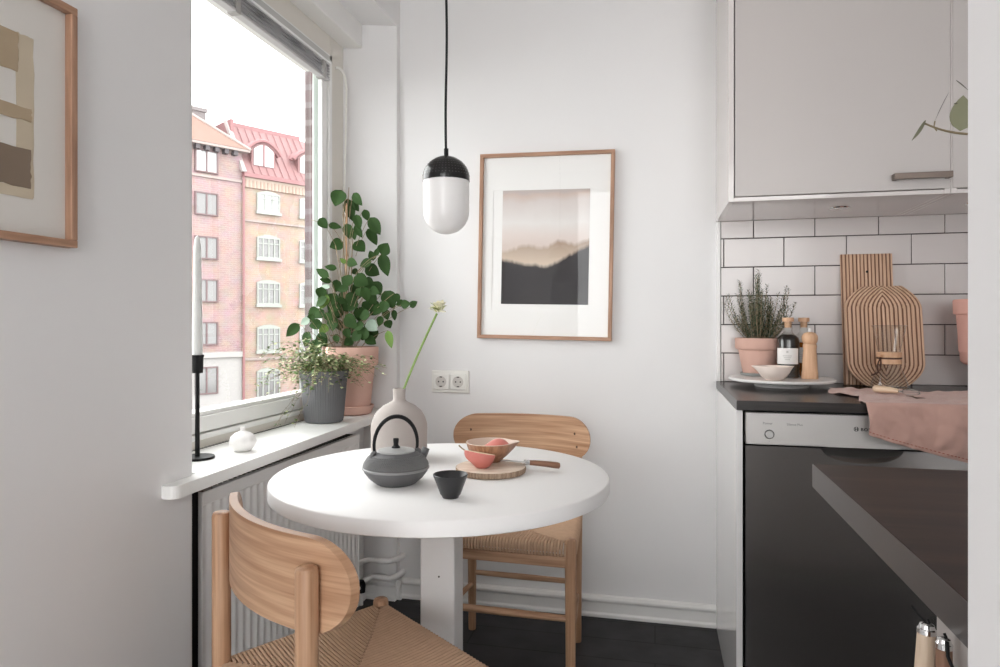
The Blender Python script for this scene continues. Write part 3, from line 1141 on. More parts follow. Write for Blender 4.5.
MB().lathe([(0, 0), (.017, 0), (.022, .002), (.031, .012), (.0345, .025), (.031, .038), (.020, .047), (.010, .0505), (.0062, .053), (.0058, .060), (.007, .0625), (.005, .0625), (.004, .055), (0, .05)], (0, 0, 0), 40, wob=lambda a, z: 1 + .008 * math.sin(10 * a)).build('vessel', PORC, bv)


def leaf(m, base, d, up, L_, w, mat=0, cup=.15, curl=.1, nu=4, nv=6):
    d = d.normalized()
    side = d.cross(up)
    if side.length < 1e-4:
        side = d.orthogonal()
    side.normalize()
    n = side.cross(d).normalized()

    def f(u, v):
        x = (u - .5) * 2
        ww = w * (math.sin(PI * min(1, v ** .75)) ** .8 if 0 < v < 1 else .02)
        return base + d * (L_ * v) + side * (x * ww) + n * (abs(x) * ww * cup * 1.6 - curl * L_ * v * v)
    m.grid(f, nu, nv, mat=mat)


# grey ribbed pot with trailing plant
gp_ = thing('trailing_plant', (-1.108, 2.128, SZ), 'small-leaved trailing plant in a ribbed dark grey pot on sill', 'plant')
MB().lathe([(0, 0), (.060, 0), (.064, .003), (.0665, .02), (.070, .06), (.074, .105), (.0775, .1495), (.0775, .1505), (.0815, .152), (.083, .172), (.0825, .176), (.079, .176), (.077, .155), (0, .150)], (0, 0, 0), 324, wob=lambda a, z: 1 + (.010 * math.cos(a * 54) if .006 < z < .151 else 0)).build('pot', GREYPOT, gp_)
MB().lathe([(.077, .160), (.04, .166), (0, .168)], (0, 0, 0), 24).build('soil', SOIL, gp_)
fo, stm = MB(), MB()
rr = random.Random(21)


def trail(ang, reach, rise, drop, nleaf, cmt=None):
    o = V(rr.uniform(-.05, .05), rr.uniform(-.05, .05), .165)
    d = V(math.cos(ang), math.sin(ang), 0)
    p1 = o + d * reach * .45 + V(0, 0, rise * 1.7)
    p2 = o + d * reach + V(rr.uniform(-.02, .02), rr.uniform(-.02, .02), rise - drop)
    pts = bez(o, p1, p2, 14)
    pts = [p + V(rr.uniform(-.004, .004), rr.uniform(-.004, .004), rr.uniform(-.004, .004)) for p in pts]
    for p in pts:      # stay off the window casing and the neighbouring pot
        p.x = max(p.x, -.072)
        if p.y > .10 and p.z > -.05:
            p.x = max(p.x, .035 + (p.y - .10) * .9)
    stm.tube(pts, .0005, 4, cap=False)
    for k in range(nleaf):
        t = rr.uniform(.12, 1)
        i = min(13, int(t * 14))
        p = pts[i].lerp(pts[i + 1], t * 14 - i)
        a = rr.uniform(0, 2 * PI)
        ld = V(math.cos(a), math.sin(a), rr.uniform(-.6, .5)).normalized()
        L_ = rr.uniform(.0085, .0145)
        p = p + ld * .002
        leaf(fo, p, ld, V(rr.uniform(-.4, .4), rr.uniform(-.4, .4), 1), L_, L_ * .42, mat=0 if rr.random() < .62 else 1, nu=2, nv=3)


for k in range(80):
    a = rr.uniform(0, 2 * PI)
    trail(a, rr.uniform(.05, .13), rr.uniform(.015, .06), rr.uniform(.0, .085), rr.randint(16, 24))
for k in range(52):       # long runs along the sill
    trail(rr.uniform(-2.0, -1.15), rr.uniform(.16, .32), rr.uniform(.03, .11), rr.uniform(.0, .11), rr.randint(16, 26))
for k in range(4):
    trail(rr.uniform(-1.75, -1.45), rr.uniform(.25, .30), .0, rr.uniform(.13, .16), 18)
for k in range(24):       # and into the room in front of the larger pot
    trail(rr.uniform(-.35, .55), rr.uniform(.10, .20), rr.uniform(.02, .07), rr.uniform(.01, .08), rr.randint(12, 18))
stm.build('stems', STEMB, gp_)
fo.build('foliage', [TINY, TINYL], gp_)

# tall plant in terracotta pot
tpn = thing('potted_climber', (-1.099, 2.330, SZ), 'tall dark-leaved plant tied to a stake in a terracotta pot', 'plant')
MB().lathe([(0, .012), (.062, .012), (.066, .018), (.083, .178), (.092, .180), (.096, .19), (.097, .245), (.095, .249), (.088, .249), (.083, .20), (0, .20)], (0, 0, 0), 64).build('pot', TERRA, tpn)
MB().lathe([(0, 0), (.062, 0), (.070, .004), (.078, .024), (.080, .032), (.076, .034), (.071, .027), (.064, .012), (0, .011)], (0, 0, 0), 64).build('saucer', TERRA, tpn)
MB().lathe([(.085, .225), (.05, .232), (0, .234)], (0, 0, 0), 24).build('soil', SOIL, tpn)
MB().tube([(-.026, .006, .22), (-.026, .006, .50), (-.026, .006, .80)], [.0042, .004, .0036], 8).build('stake', BEECH, tpn)
rgt = V(.975, .223, 0)      # across the stake, along the light
dep = V(-.223, .975, 0)
LV = [  # x, z (cm from the stake foot at pot rim), length, direction deg, width ratio
    (-3.0, 56.0, 6.2, 250, .42), (4.2, 55.5, 5.6, 305, .27), (1.4, 51.5, 7.8, 280, .24), (3.2, 53, 4.6, 310, .3), (-8.6, 46.5, 4.4, 310, .36),
    (-4.2, 45.5, 4.6, 350, .25), (4.4, 47, 5.4, 285, .26), (.8, 43.5, 5.6, 280, .3), (7.5, 49.5, 4.2, 290, .3), (10.8, 45.5, 7.0, 300, .28),
    (9.8, 41.5, 6.6, 300, .25), (-3.6, 38.5, 5.0, 200, .42), (5.0, 37.8, 5.0, 320, .44), (4.6, 43.5, 5.0, 300, .24), (2.8, 42.5, 4.6, 285, .25), (2.2, 31.8, 4.2, 340, .36),
    (-1.2, 32.5, 2.6, 140, .3), (-5.8, 30.0, 4.2, 170, .25), (-8.9, 28.0, 5.6, 150, .25), (-7.8, 25.2, 4.2, 165, .22), (-8.0, 22.8, 4.2, 180, .2),
    (14.3, 37.0, 4.6, 60, .46), (9.6, 34.5, 3.6, 110, .36), (11.4, 35.8, 2.8, 80, .3), (7.2, 31.5, 4.8, 200, .32), (9.8, 28.8, 5.6, 330, .38), (14.4, 31, 8.2, 285, .24),
    (3.4, 28.4, 2.6, 320, .4), (5.6, 25.0, 5.6, 330, .42), (0.2, 25.2, 4.8, 150, .42), (-3.6, 23.2, 4.6, 270, .32), (4.4, 21.2, 6.0, 270, .40), (11.6, 22.3, 5.8, 300, .32),
    (9.2, 22.5, 4.2, 290, .33), (-1.2, 22, 4.0, 200, .4), (-1.6, 19, 4.2, 220, .42), (-4.8, 18.5, 4.0, 200, .4),
    (8.6, 25, 4.0, 330, .3), (7.4, 20, 5.4, 285, .3), (9.6, 18.5, 5.4, 300, .32), (-8.5, 17.2, 5.8, 245, .3), (-5.4, 18, 4.8, 250, .38), (-10, 12.6, 4.0, 220, .44),
    (-3.6, 13.6, 5.4, 160, .38), (-5.2, 9.6, 4.6, 200, .46), (-8.6, 7.0, 4.0, 240, .4), (1.8, 9.8, 6.2, 310, .38), (5.6, 12.4, 5.6, 260, .44), (16.2, 18, 7.2, 300, .33),
    (14.2, 15.4, 4.2, 250, .42), (15.0, 12.4, 3.8, 280, .36), (18.8, 18.6, 3.4, 300, .4), (20.2, 16.6, 3.2, 200, .36), (22.2, 16.3, 3.6, 10, .4), (25.2, 16.3, 3.2, 40, .42),
    (-14.8, 3.2, 5.6, 250, .32), (-11.4, -.2, 6.6, 260, .35), (-8.8, 3.0, 5.8, 300, .33), (-20, 6.6, 6.2, 225, .28), (-13.2, 11, 3.4, 240, .36), (-15.4, 9.8, 3.6, 210, .36),
    (12.6, 10, 3.8, 260, .3), (15.8, 8.8, 3.4, 300, .42), (18.0, 12.2, 3.8, 275, .25), (16.2, 3.2, 6.6, 285, .2), (9.6, 8.2, 5.0, 320, .4), (6.4, 5.2, 5.0, 250, .48),
    (9.8, 5.0, 4.6, 280, .44), (3.8, 4.2, 4.4, 220, .44), (.4, 5.4, 4.2, 300, .3), (-3.6, 3.4, 3.6, 280, .3), (-6.8, 11.4, 3.8, 300, .3), (7.8, 15.4, 4.4, 310, .35),
    (2.4, 15.6, 4.6, 240, .38), (-.6, 15.4, 4.2, 300, .38), (-2.6, 8.4, 4.2, 290, .35), (11.8, 14.2, 4.4, 230, .35), (4.6, 8, 4.4, 200, .35),
]
fo, stm = MB(), MB()
rr = random.Random(5)
LV += [(rr.uniform(-13, 11), rr.uniform(2, 24), rr.uniform(3.6, 5.4), rr.uniform(190, 340), rr.uniform(.3, .42)) for k in range(26)]
base0 = V(-.026, .004, .245)
for i, (x, z, L_, a, wr) in enumerate(LV):
    x, z, L_ = x * .01, z * .01, L_ * .0108
    dp = rr.uniform(-.055, .02)
    eye = V(1.099, -2.330, 1.1 - SZ)
    c0 = base0 + rgt * x + V(0, 0, z)
    ks = 1 + dp / 2.5
    while True:          # growth on the glass side leans forward along the sill
        c = eye + (c0 - eye) * ks
        if c.x - L_ * .30 > -.080 or ks < .7:
            break
        ks -= .006
    L_ *= ks
    dp = (ks - 1) * 2.5
    z = c.z - base0.z
    a = math.radians(a)
    d = rgt * math.cos(a) + V(0, 0, 1) * math.sin(a) + dep * rr.uniform(-.45, .25)
    d.normalize()
    b = c - d * (L_ * .5)
    upv = (-dep + V(rr.uniform(-.5, .5), 0, rr.uniform(-.1, .7))).normalized()
    pale = i in (60, 65, 20)
    mt = 1 if i in (40, 64, 45, 16) else (2 if pale else 0)
    if b.y > .10:
        b.y = .10
    leaf(fo, b, d, upv, L_, L_ * wr * 1.12, mat=mt, cup=.12, curl=.08, nu=6, nv=8)
    # petiole back to the nearest point of the main stems
    q = base0 + rgt * (x * .35) + dep * (dp * .4) + V(0, 0, max(.0, z - .05 - abs(x) * .25))
    stm.tube(bez(q, (q + b) / 2 + V(0, 0, .02), b, 6), .0009, 4, cap=False)
    if i % 4 == 0:
        s0 = base0 + V(rr.uniform(-.03, .03), rr.uniform(-.02, .02), -.02)
        stm.tube(bez(s0, base0 + V(rr.uniform(-.015, .015), rr.uniform(-.015, .0), z * .5), q, 8), .0016, 5, cap=False)
for k in range(3):
    pts = []
    for i in range(24):
        t = i / 23
        g = t * 9 + k * 2
        pts.append(base0 + V(.010 * math.cos(g), .010 * math.sin(g), t * (.5 + .05 * k)))
    stm.tube(pts, .0015, 5)
stm.tube(bez(base0 + V(0, 0, .44), base0 - rgt * .05 + V(0, 0, .455), base0 - rgt * .125 + dep * -.02 + V(0, 0, .475), 8), .0009, 4)
stm.build('stems', STEMB, tpn)
fo.build('foliage', [LEAF, LEAFL, LEAFB], tpn)

# ---------------------------------------------------------------- kitchen run
XC = .2155
# tall white end panel
tag(MB().box(XC, .232, 1.935, 2.558, 0, .863).build('end_panel', mat('glossy white panel', lin(226, 225, 224), .12), bevel=.0012), 'glossy white end panel standing between wall and dishwasher', 'panel')
tag(MB().box(XC, 1.6, 1.927, YB - .002, .864, .89).build('worktop', WORK, bevel=.002), 'black stained wooden worktop along the tiled wall', 'worktop')
# base cabinet right of the dishwasher
bc = thing('base_cabinet', (.86, 1.96, 0), 'white base cabinet under the worktop beyond the pink linen towel', 'cabinet')
MB().box(0, .72, .02, .58, .1, .862).build('body', CAB, bc)
MB().box(.002, .718, 0, .019, .11, .855).build('door', CAB, bc, bevel=.002)
MB().box(0, .72, .06, .58, 0, .0995).build('plinth', BLACK, bc)

dw = thing('dishwasher', (.2405, 1.945, 0), 'dark steel dishwasher with a silver control strip under worktop', 'dishwasher')
MB().box(.002, .604, .032, .60, .09, .855).build('body', GAP, dw)
cpn = MB().box(0, .606, 0, .03, .770, .857).build('control_panel', PANELM, dw, bevel=.003)
dd = MB()


def scoop(x):
    u = (x - .29) / .098
    return .036 * math.sqrt(max(0, 1 - u * u)) if abs(u) < 1 else 0


xs = [0, .17] + [.190 + .20 * i / 40 for i in range(41)] + [.395, .606]
fr_, bk_ = [], []
vs = []
for x in xs:
    s_ = scoop(x)
    vs += [V(x, .001, .10), V(x, .001, .766 - s_), V(x, .001 + s_ * .8 + .0005, .766), V(x, .031, .766), V(x, .031, .10)]
fs = []
for i in range(len(xs) - 1):
    a, b = i * 5, (i + 1) * 5
    for k in range(4):
        fs.append((a + k, b + k, b + k + 1, a + k + 1))
    fs.append((a + 4, b + 4, b, a))
fs.append((4, 3, 2, 1, 0))
e_ = (len(xs) - 1) * 5
fs.append((e_, e_ + 1, e_ + 2, e_ + 3, e_ + 4))
dd.add(vs, fs, 0, False)
dd.build('door', STEELD, dw)
MB().box(.01, .596, .06, .10, 0, .09).build('toe_kick', BLACK, dw)
kb = MB().lathe([(0, .0), (.0125, .0), (.0125, .0015), (.0105, .0015), (.0105, .003)], (.061, 0, .799), 32, M=Matrix.Rotation(PI / 2, 4, 'X')).build('knob_ring', mat('dark ring', lin(64, 62, 60), .4), cpn)
MB().lathe([(.0105, .0), (.0105, .004), (.0095, .005), (0, .005)], (.061, 0, .799), 32, M=Matrix.Rotation(PI / 2, 4, 'X')).build('knob', STEEL, cpn)
MX = Matrix.Rotation(PI / 2, 4, 'X')
text_part('lettering', 'Power', .0095, INK, cpn, Matrix.Translation((.044, -.0006, .8255)) @ MX)
text_part('lettering', 'Silence Plus', .0085, INK, cpn, Matrix.Translation((.105, -.0006, .8245)) @ MX)
text_part('lettering', 'I', .006, INK, cpn, Matrix.Translation((.060, -.0006, .778)) @ MX)
for sx in (0, .00045, .0009):
    text_part('lettering', 'BOSCH', .0115, INKB, cpn, Matrix.Translation((.2864 + sx, -.0006 - sx * .05, .8160)) @ MX, space=1.22)
lg = MB()
M = Matrix.Translation((.2760, -.0006, .8205)) @ MX @ Matrix.Scale(.86, 4)
ring = [(.0072, 0), (.0072, .0003), (.0060, .0003), (.0060, 0)]
lg.lathe(ring, (.2760, -.0006, .8205), 32, M=MX @ Matrix.Scale(.86, 4), smooth=False)
for s in (-1, 1):
    lg.prism([(s * .0018, -.0052), (s * .0030, -.0052), (s * .0046, -.003), (s * .0046, .003), (s * .0030, .0052), (s * .0018, .0052)][::s], 0, .0003, M=M)
lg.prism([(-.002, -.0008), (.002, -.0008), (.002, .0008), (-.002, .0008)], 0, .0003, M=M)
lg.build('emblem', INKB, cpn)
MB().box(.205, .380, -.0008, .0, .7705, .783).build('grip_strip', PANELM, cpn, bevel=.0004)

# tiled splashback
tl = MB()
tl.box(.2305, 1.6, 2.553, YB, .89, 1.465, 1)
g = .0016
zb = .8895
for r_ in range(6):
    z0, z1 = zb + .1025 * r_, zb + .1025 * (r_ + 1)
    off = .342 if r_ % 2 == 1 else .4435
    x = off - .2025 * 2
    while x < 1.6:
        x0, x1 = max(x, .2305), min(x + .2025, 1.6)
        if x1 - x0 > .005:
            a0, a1, b0, b1 = x0 + g, x1 - g, max(z0 + g, .8905), min(z1 - g, 1.4645)
            if b1 - b0 > .01:
                y0, y1, c_ = 2.5535, 2.5465, .0014
                vs = [V(a0, y0, b0), V(a1, y0, b0), V(a1, y0, b1), V(a0, y0, b1),
                      V(a0, y1 + c_, b0), V(a1, y1 + c_, b0), V(a1, y1 + c_, b1), V(a0, y1 + c_, b1),
                      V(a0 + c_, y1, b0 + c_), V(a1 - c_, y1, b0 + c_), V(a1 - c_, y1, b1 - c_), V(a0 + c_, y1, b1 - c_)]
                fs = [(8, 9, 10, 11)]
                for lo, hi in ((0, 4), (4, 8)):
                    for k in range(4):
                        k2 = (k + 1) % 4
                        fs.append((lo + k, lo + k2, hi + k2, hi + k))
                tl.add(vs, fs, 0)
        x += .2025
struct(tl.build('wall_tiled', [TILE, GROUT]))

# upper cabinets
uc = thing('wall_cabinet', (XC, 2.139, 1.465), 'grey-white wall cabinet with bar handle above the plants and bottles', 'cabinet')
UC = mat('cabinet underside gloss', lin(214, 208, 205), .07)
MB().box(0, .016, 0, .42, 0, 1.13).box(.58, .596, 0, .42, 0, 1.13).box(.016, .58, 0, .42, .0, .012).box(.016, .58, .05, .42, .012, 1.13).build('body', UC, uc, bevel=.001)
dr = MB().box(.0190, .5935, -.003, .016, .0145, 1.13).build('door', CAB, uc, bevel=.0012)
MB().box(.012, .590, .018, .05, .012, 1.13).build('shadow_gap', GAP, uc)
MB().box(.444, .592, -.030, -.018, .041, .058).box(.444, .456, -.019, -.003, .041, .058).box(.580, .592, -.019, -.003, .041, .058).build('handle', NICKEL, dr, bevel=.0012)


def downlight(x, y, label):
    t = thing('downlight', (x, y, 1.465), label, 'light')
    MB().lathe([(.020, -.001), (.029, -.003), (.031, 0), (.020, 0)], (0, 0, 0), 32).build('bezel', CHROME, t)
    MB().lathe([(.0202, -.0006), (0, -.0006)], (0, 0, 0), 32).build('lens', OPAL, t)


downlight(.57, 2.33, 'small round chrome downlight under the cabinet with the bar handle')
uc2 = thing('wall_cabinet', (XC + .597, 2.139, 1.465), 'grey-white wall cabinet partly hidden by the near partition wall', 'cabinet')
MB().box(0, .016, 0, .42, 0, 1.13).box(.58, .596, 0, .42, 0, 1.13).box(.016, .58, 0, .42, .0, .012).box(.016, .58, .05, .42, .012, 1.13).build('body', UC, uc2, bevel=.001)
MB().box(.0030, .5935, -.003, .016, .0145, 1.13).build('door', CAB, uc2, bevel=.0012)
MB().box(.001, .590, .018, .05, .012, 1.13).build('shadow_gap', GAP, uc2)
downlight(.955, 2.33, 'small round chrome downlight beside the near partition wall')

# cake stand with things on it
KX, KY = .407, 2.385
WZ = .8905
cs_ = thing('cake_stand', (KX, KY, WZ), 'low white marble cake stand on the black worktop', 'stand')
MB().lathe([(0, 0), (.083, 0), (.085, .004), (.080, .0165), (0, .0165)], (0, 0, 0), 56).build('foot', MARBLE, cs_)
MB().lathe([(0, .0168), (.150, .0168), (.164, .020), (.166, .0245), (.164, .029), (0, .029)], (0, 0, 0), 88).build('plate', MARBLE, cs_)
DZ = WZ + .0293
# rosemary
rs = thing('rosemary_plant', (.350, 2.474, DZ), 'bushy rosemary in a terracotta pot on the marble stand', 'plant')
MB().lathe([(0, .004), (.050, .004), (.053, .008), (.068, .088), (.0745, .090), (.078, .095), (.079, .126), (.076, .129), (.070, .129), (.068, .10), (0, .10)], (0, 0, 0), 56).build('pot', TERRA, rs)
MB().lathe([(0, 0), (.054, 0), (.060, .002), (.062, .009), (.057, .010), (.054, .0035), (0, .0035)], (0, 0, 0), 40).build('saucer', mat('grey saucer', lin(150, 152, 150), .6), rs)
MB().lathe([(.069, .114), (.03, .119), (0, .12)], (0, 0, 0), 24).build('soil', SOIL, rs)
fo, stm = MB(), MB()
rr = random.Random(11)
for k in range(72):
    a = rr.uniform(0, 2 * PI)
    r0 = rr.uniform(0, .04)
    o = V(r0 * math.cos(a), r0 * math.sin(a), .117)
    sp = rr.uniform(.0, .085)
    tall = .250 - sp * 1.1 if k < 16 else rr.uniform(.09, .20) - sp * .5
    p2 = o + V(sp * math.cos(a), sp * .75 * math.sin(a), tall)
    p2.y = min(p2.y, .07)
    p1 = o + V(sp * .8 * math.cos(a), sp * .6 * math.sin(a), tall * .45)
    pts = bez(o, p1, p2, 12)
    stm.tube(pts, [.0014 - .0008 * i / 12 for i in range(13)], 5)
    cnt = int(tall * 360)
    for j in range(cnt):
        t = .1 + .9 * j / cnt
        i = min(11, int(t * 12))
        p = pts[i].lerp(pts[i + 1], t * 12 - i)
        ax = (pts[i + 1] - pts[i]).normalized()
        g = j * 2.4 + rr.uniform(-.3, .3)
        out_ = V(math.cos(g), math.sin(g), 0)
        d = (ax * rr.uniform(.5, 1.1) + out_).normalized()
        L_ = rr.uniform(.013, .021) * (1 - .25 * t)
        q = p + d * L_
        if q.y > .074:
            continue
        sd = d.cross(V(0, 0, 1)).normalized() * .0015
        up_ = sd.cross(d).normalized() * .0008
        fo.add([p, p + d * L_ * .5 + sd, q, p + d * L_ * .5 - sd, p + d * L_ * .5 + up_], [(0, 1, 4), (1, 2, 4), (2, 3, 4), (3, 0, 4)], 0 if rr.random() < .6 else 1)
stm.build('stems', STEMB, rs)
fo.build('needles', [ROSE, ROSEL], rs)


def bottle(x, y, liq, label, fill):
    t = thing('bottle', (x, y, DZ), label, 'bottle', 'stoppered bottles on the marble stand')
    MB().lathe([(0, 0), (.034, 0), (.0355, .003), (.0355, .122), (.033, .132), (.020, .143), (.0135, .150), (.0130, .178), (.0145, .180), (.0145, .184), (.0115, .184)], (0, 0, 0), 40).build('glass_body', GLASSB, t)
    MB().lathe([(0, .003), (.0345, .003), (.0347, fill), (0, fill)] if fill < .125 else [(0, .003), (.0345, .003), (.0347, .122), (.031, .132), (.018, .1425), (0, .1425)], (0, 0, 0), 40).build('liquid', liq, t)
    st_ = MB().lathe([(0, .165), (.0105, .165), (.0112, .184), (.0175, .185), (.0182, .190), (.0175, .198), (0, .199)], (0, 0, 0), 28).build('stopper', BEECH, t)
    lb = MB()

    def fn(u, v):
        a = math.radians(-90 - 13 - 62 + 124 * u)
        return V(.0358 * math.cos(a), .0358 * math.sin(a), .046 + .052 * v)
    lb.grid(fn, 20, 1)
    l_ = lb.build('label', PAPER, t)
    ln = MB()
    for z, w in ((.083, .10), (.072, .45), (.066, .35), (.060, .25)):
        def fn2(u, v, z=z, w=w):
            a = math.radians(-103 - 50 * w + 100 * w * u)
            return V(.0361 * math.cos(a), .0361 * math.sin(a), z + (.0022 if w > .2 else .006) * v)
        ln.grid(fn2, 8, 1)
    ln.build('print_line', mat('faint print', lin(188, 186, 184), .8) if 'faint print' not in bpy.data.materials else bpy.data.materials['faint print'], l_)
    return t


bottle(.428, 2.388, DARKLIQ, 'bottle of dark syrup with white label between rosemary and pepper mill', .135)
bottle(.494, 2.476, AMBER, 'bottle of amber oil half hidden behind the pepper mill', .115)
pm = thing('pepper_mill', (.489, 2.360, DZ), 'pale turned wooden pepper mill on the marble stand', 'pepper mill')
MB().lathe([(0, 0), (.0245, 0), (.0255, .003), (.025, .020), (.0235, .024), (.0225, .055), (.0205, .085), (.0195, .095), (.0205, .099), (.0215, .106), (.020, .112), (0, .112)], (0, 0, 0), 40).build('body', BEECH, pm)
hd = MB().lathe([(0, .1125), (.018, .1125), (.022, .118), (.0245, .128), (.024, .138), (.018, .147), (.008, .151), (0, .1515)], (0, 0, 0), 40).build('head', BEECH, pm)
MB().lathe([(0, .151), (.004, .151), (.0045, .155), (.005, .160), (.0035, .164), (0, .165)], (0, 0, 0), 16).build('finial', PORC, hd)
sb = thing('pinch_bowl', (.364, 2.262, DZ), 'small pale pink pinch bowl at the front of the marble stand', 'bowl')


def lip2(a, z):
    d = (a - math.radians(168) + PI) % (2 * PI) - PI
    e = (a - math.radians(10) + PI) % (2 * PI) - PI
    return 1 + (.30 * math.exp(-(d / .16) ** 2) + .22 * math.exp(-(e / .16) ** 2)) * max(0, (z - .032) / .012)


MB().lathe([(0, 0), (.020, 0), (.025, .0025), (.038, .013), (.047, .026), (.051, .040), (.052, .0435), (.051, .045), (.049, .043), (.035, .020), (.022, .008), (0, .007)], (0, 0, 0), 64, wob=lip2).build('shell', CERAM, sb)

# grooved boards leaning on the tiles


def lean(x, yb, yt, zb_, length):
    ang = math.atan2(yt - yb, math.sqrt(max(1e-6, length ** 2 - (yt - yb) ** 2)))
    return Matrix.Translation((x, yb, zb_)) @ Matrix.Rotation(-ang, 4, 'X')


def grooved(name, w, h, th, shape, phase, M, label):
    t = thing(name, M.translation, label, 'cutting board')
    t.rotation_euler = M.to_euler()
    m = MB()
    nu, nv = 190, 96

    def gr(x, z):
        return phase(x, z)

    def fn(u, v):
        z = h * v
        hw = shape(z)
        x = (2 * u - 1) * hw
        p = phase(x, z)
        c = .5 + .5 * math.cos(2 * PI * p)
        d = .0026 * max(0, min(1, (.30 - c) / .12))
        if u in (0, 1) or v in (0, 1):
            d = .002
        return V(x, -th + d, z)

    def mf(u, v):
        z = h * v
        hw = shape(z)
        c = .5 + .5 * math.cos(2 * PI * phase((2 * u - 1) * hw, z))
        return 1 if c < .26 else 0
    m.grid(fn, nu, nv, smooth=False, matfn=mf)
    # rim and back
    lo = [V(-shape(h * j / nv), 0, h * j / nv) for j in range(nv + 1)]
    ro = [V(shape(h * j / nv), 0, h * j / nv) for j in range(nv + 1)]
    vs = []
    fs = []
    for j in range(nv + 1):
        vs += [V(lo[j].x, -th + .002, lo[j].z), lo[j], V(ro[j].x, -th + .002, ro[j].z), ro[j]]
    for j in range(nv):
        a, b = 4 * j, 4 * j + 4
        fs += [(a, b, b + 1, a + 1), (a + 1, b + 1, b + 3, a + 3), (a + 3, b + 3, b + 2, a + 2)]
    fs += [(0, 1, 3, 2), (4 * nv, 4 * nv + 2, 4 * nv + 3, 4 * nv + 1)]
    m.add(vs, fs, 0)
    m.build('slab', [BOARDW, BOARDG], t)
    return t


M1 = lean(.704, 2.497, 2.545, .8905, .447)
b1 = grooved('grooved_board', .16, .447, .014, lambda z: .080, lambda x, z: x / .0115 + .25, M1, 'tall square-topped grooved wooden board leaning on the white tiles')
MB().lathe([(0, .0), (.004, .0), (.004, .001), (0, .001)], (0, -.014, .385), 14, M=Matrix.Rotation(PI / 2, 4, 'X')).build('hanging_hole', HOLE, b1)


def shp(z):
    y = abs(z - .168)
    return .117 - (9.0 * (y - .088) ** 2 if y > .088 else 0)


def ph(x, z):
    y = abs(z - .168)
    return (abs(x) + (9.0 * (y - .088) ** 2 if y > .088 else 0)) / .0128 + .0


M2 = lean(.740, 2.452, 2.505, .8905, .336)
grooved('grooved_board', .234, .336, .015, shp, ph, M2, 'arched grooved wooden board standing in front of the taller board')

# coffee carafe
cf = thing('coffee_carafe', (.722, 2.360, WZ), 'hourglass glass coffee carafe with wooden collar before the grooved board', 'carafe')
cpf = [(0, .002), (.050, .002), (.054, .006), (.053, .016), (.030, .082), (.0265, .098), (.030, .115), (.047, .196), (.0495, .200)]
cpf = cpf[:4] + [(p[0] + (q[0] - p[0]) * i / 12, p[1] + (q[1] - p[1]) * i / 12) for p, q in zip(cpf[3:], cpf[4:]) for i in range(1, 13)]
MB().lathe(cpf, (0, 0, 0), 96).build('glass_body', GLASSB, cf)
MB().lathe([(.0505, .2005), (.0495, .202), (.0485, .2005)], (0, 0, 0), 56).build('rim', thin_glass('bright rim', (.9, .9, .9, 1), 3, 0), cf)
MB().lathe([(.0345, .080), (.0365, .082), (.0335, .098), (.0365, .116), (.0345, .118), (.031, .116), (.028, .098), (.031, .082), (.0345, .080)], (0, 0, 0), 40).build('collar', BEECH, cf)
tie = MB()
tie.lathe([(.0335, .0955), (.0362, .097), (.0362, .100), (.0335, .1015)], (0, 0, 0), 40)
ka = math.radians(214)
kp = V(.038 * math.cos(ka), .038 * math.sin(ka), .099)
tie.lathe([(0, -.005), (.006, 0), (0, .005)], kp, 10)
kd = V(math.cos(ka), math.sin(ka), 0)
tie.tube(bez(kp, kp + kd * .012 + V(-.004, 0, -.02), kp + kd * .004 + V(-.003, 0, -.046), 8), .0022, 6)
tie.tube(bez(kp, kp + kd * .004 + V(.006, 0, -.02), kp + kd * .008 + V(.004, 0, -.040), 8), .0022, 6)
tie.tube(bez(kp + kd * .004 + V(-.003, 0, -.044), kp + kd * .012 + V(-.008, 0, -.05), kp + kd * .012 + V(-.018, 0, -.054), 5), .0026, 6)
tie.build('leather_tie', LEATHER, cf)
MB().lathe([(0, -.006), (.005, -.004), (.0065, 0), (.005, .004), (0, .006)], kp + kd * .004 + V(-.002, -.002, .008), 14).build('wooden_bead', BEECH, cf)

# linen towel
tw_ = thing('linen_towel', (.56, 1.927, .89), 'dusty pink linen towel hanging over the worktop edge', 'towel')
rr = random.Random(4)


def towel(u, v):
    # u: 0 left .. 1 right ; v: 0 back .. 1 hem ; local origin at the front edge of the worktop
    x = -.030 + .41 * u
    top_len = .365 - .03 * u
    hang = .086 + .105 * u ** .9
    s = v * (top_len + hang)
    w = .0016 * math.sin(17 * x * 3.1 + v * 5) + .0012 * math.sin(61 * x + 9 * v) + .0009 * math.sin(140 * x + 31 * v + 2)
    if s < top_len:
        y = top_len - s
        z = .004 + max(0, w * 1.3 + .0015 * math.sin(40 * y + 20 * x)) + .008 * noise.turbulence(V(x * 13, y * 12, 1.7), 3, False) * min(1, y / .05)
        xx = x + (.022 * math.exp(-((y - .14) / .06) ** 2) if u < .3 else 0) * (1 - u * 3.3 if u < .3 else 0)
        xx -= (.026 * math.exp(-((y - .262) / .045) ** 2)) * max(0, 1 - u * 5)
        if y < .03:
            f = y / .03
            z = z * (.6 + .4 * f) + .001
        return V(xx, y - .004, z)
    h = s - top_len
    q = min(1, h / .012)
    ang = q * PI / 2
    yy = -.004 - .0085 * math.sin(ang)
    zz = .0055 - .0085 * (1 - math.cos(ang)) - max(0, h - .012)
    fold = (.0060 * math.sin(20 * x + .8) + .0045 * math.sin(47 * x + 2 + h * 14) + .0018 * math.sin(95 * x + 60 * h + 2 * math.sin(50 * h)) + .0012 * math.sin(140 * x - 85 * h)) * min(1, h / .05)
    cr_ = noise.turbulence(V(x * 14, h * 11, .3), 3, False) * .012 * min(1, h / .04)
    return V(x + .006 * math.sin(h * 28) * (1 - u) + .012 * u * h, yy - .003 - abs(fold) * .8 - cr_ - .003 * min(1, h / .05), zz)


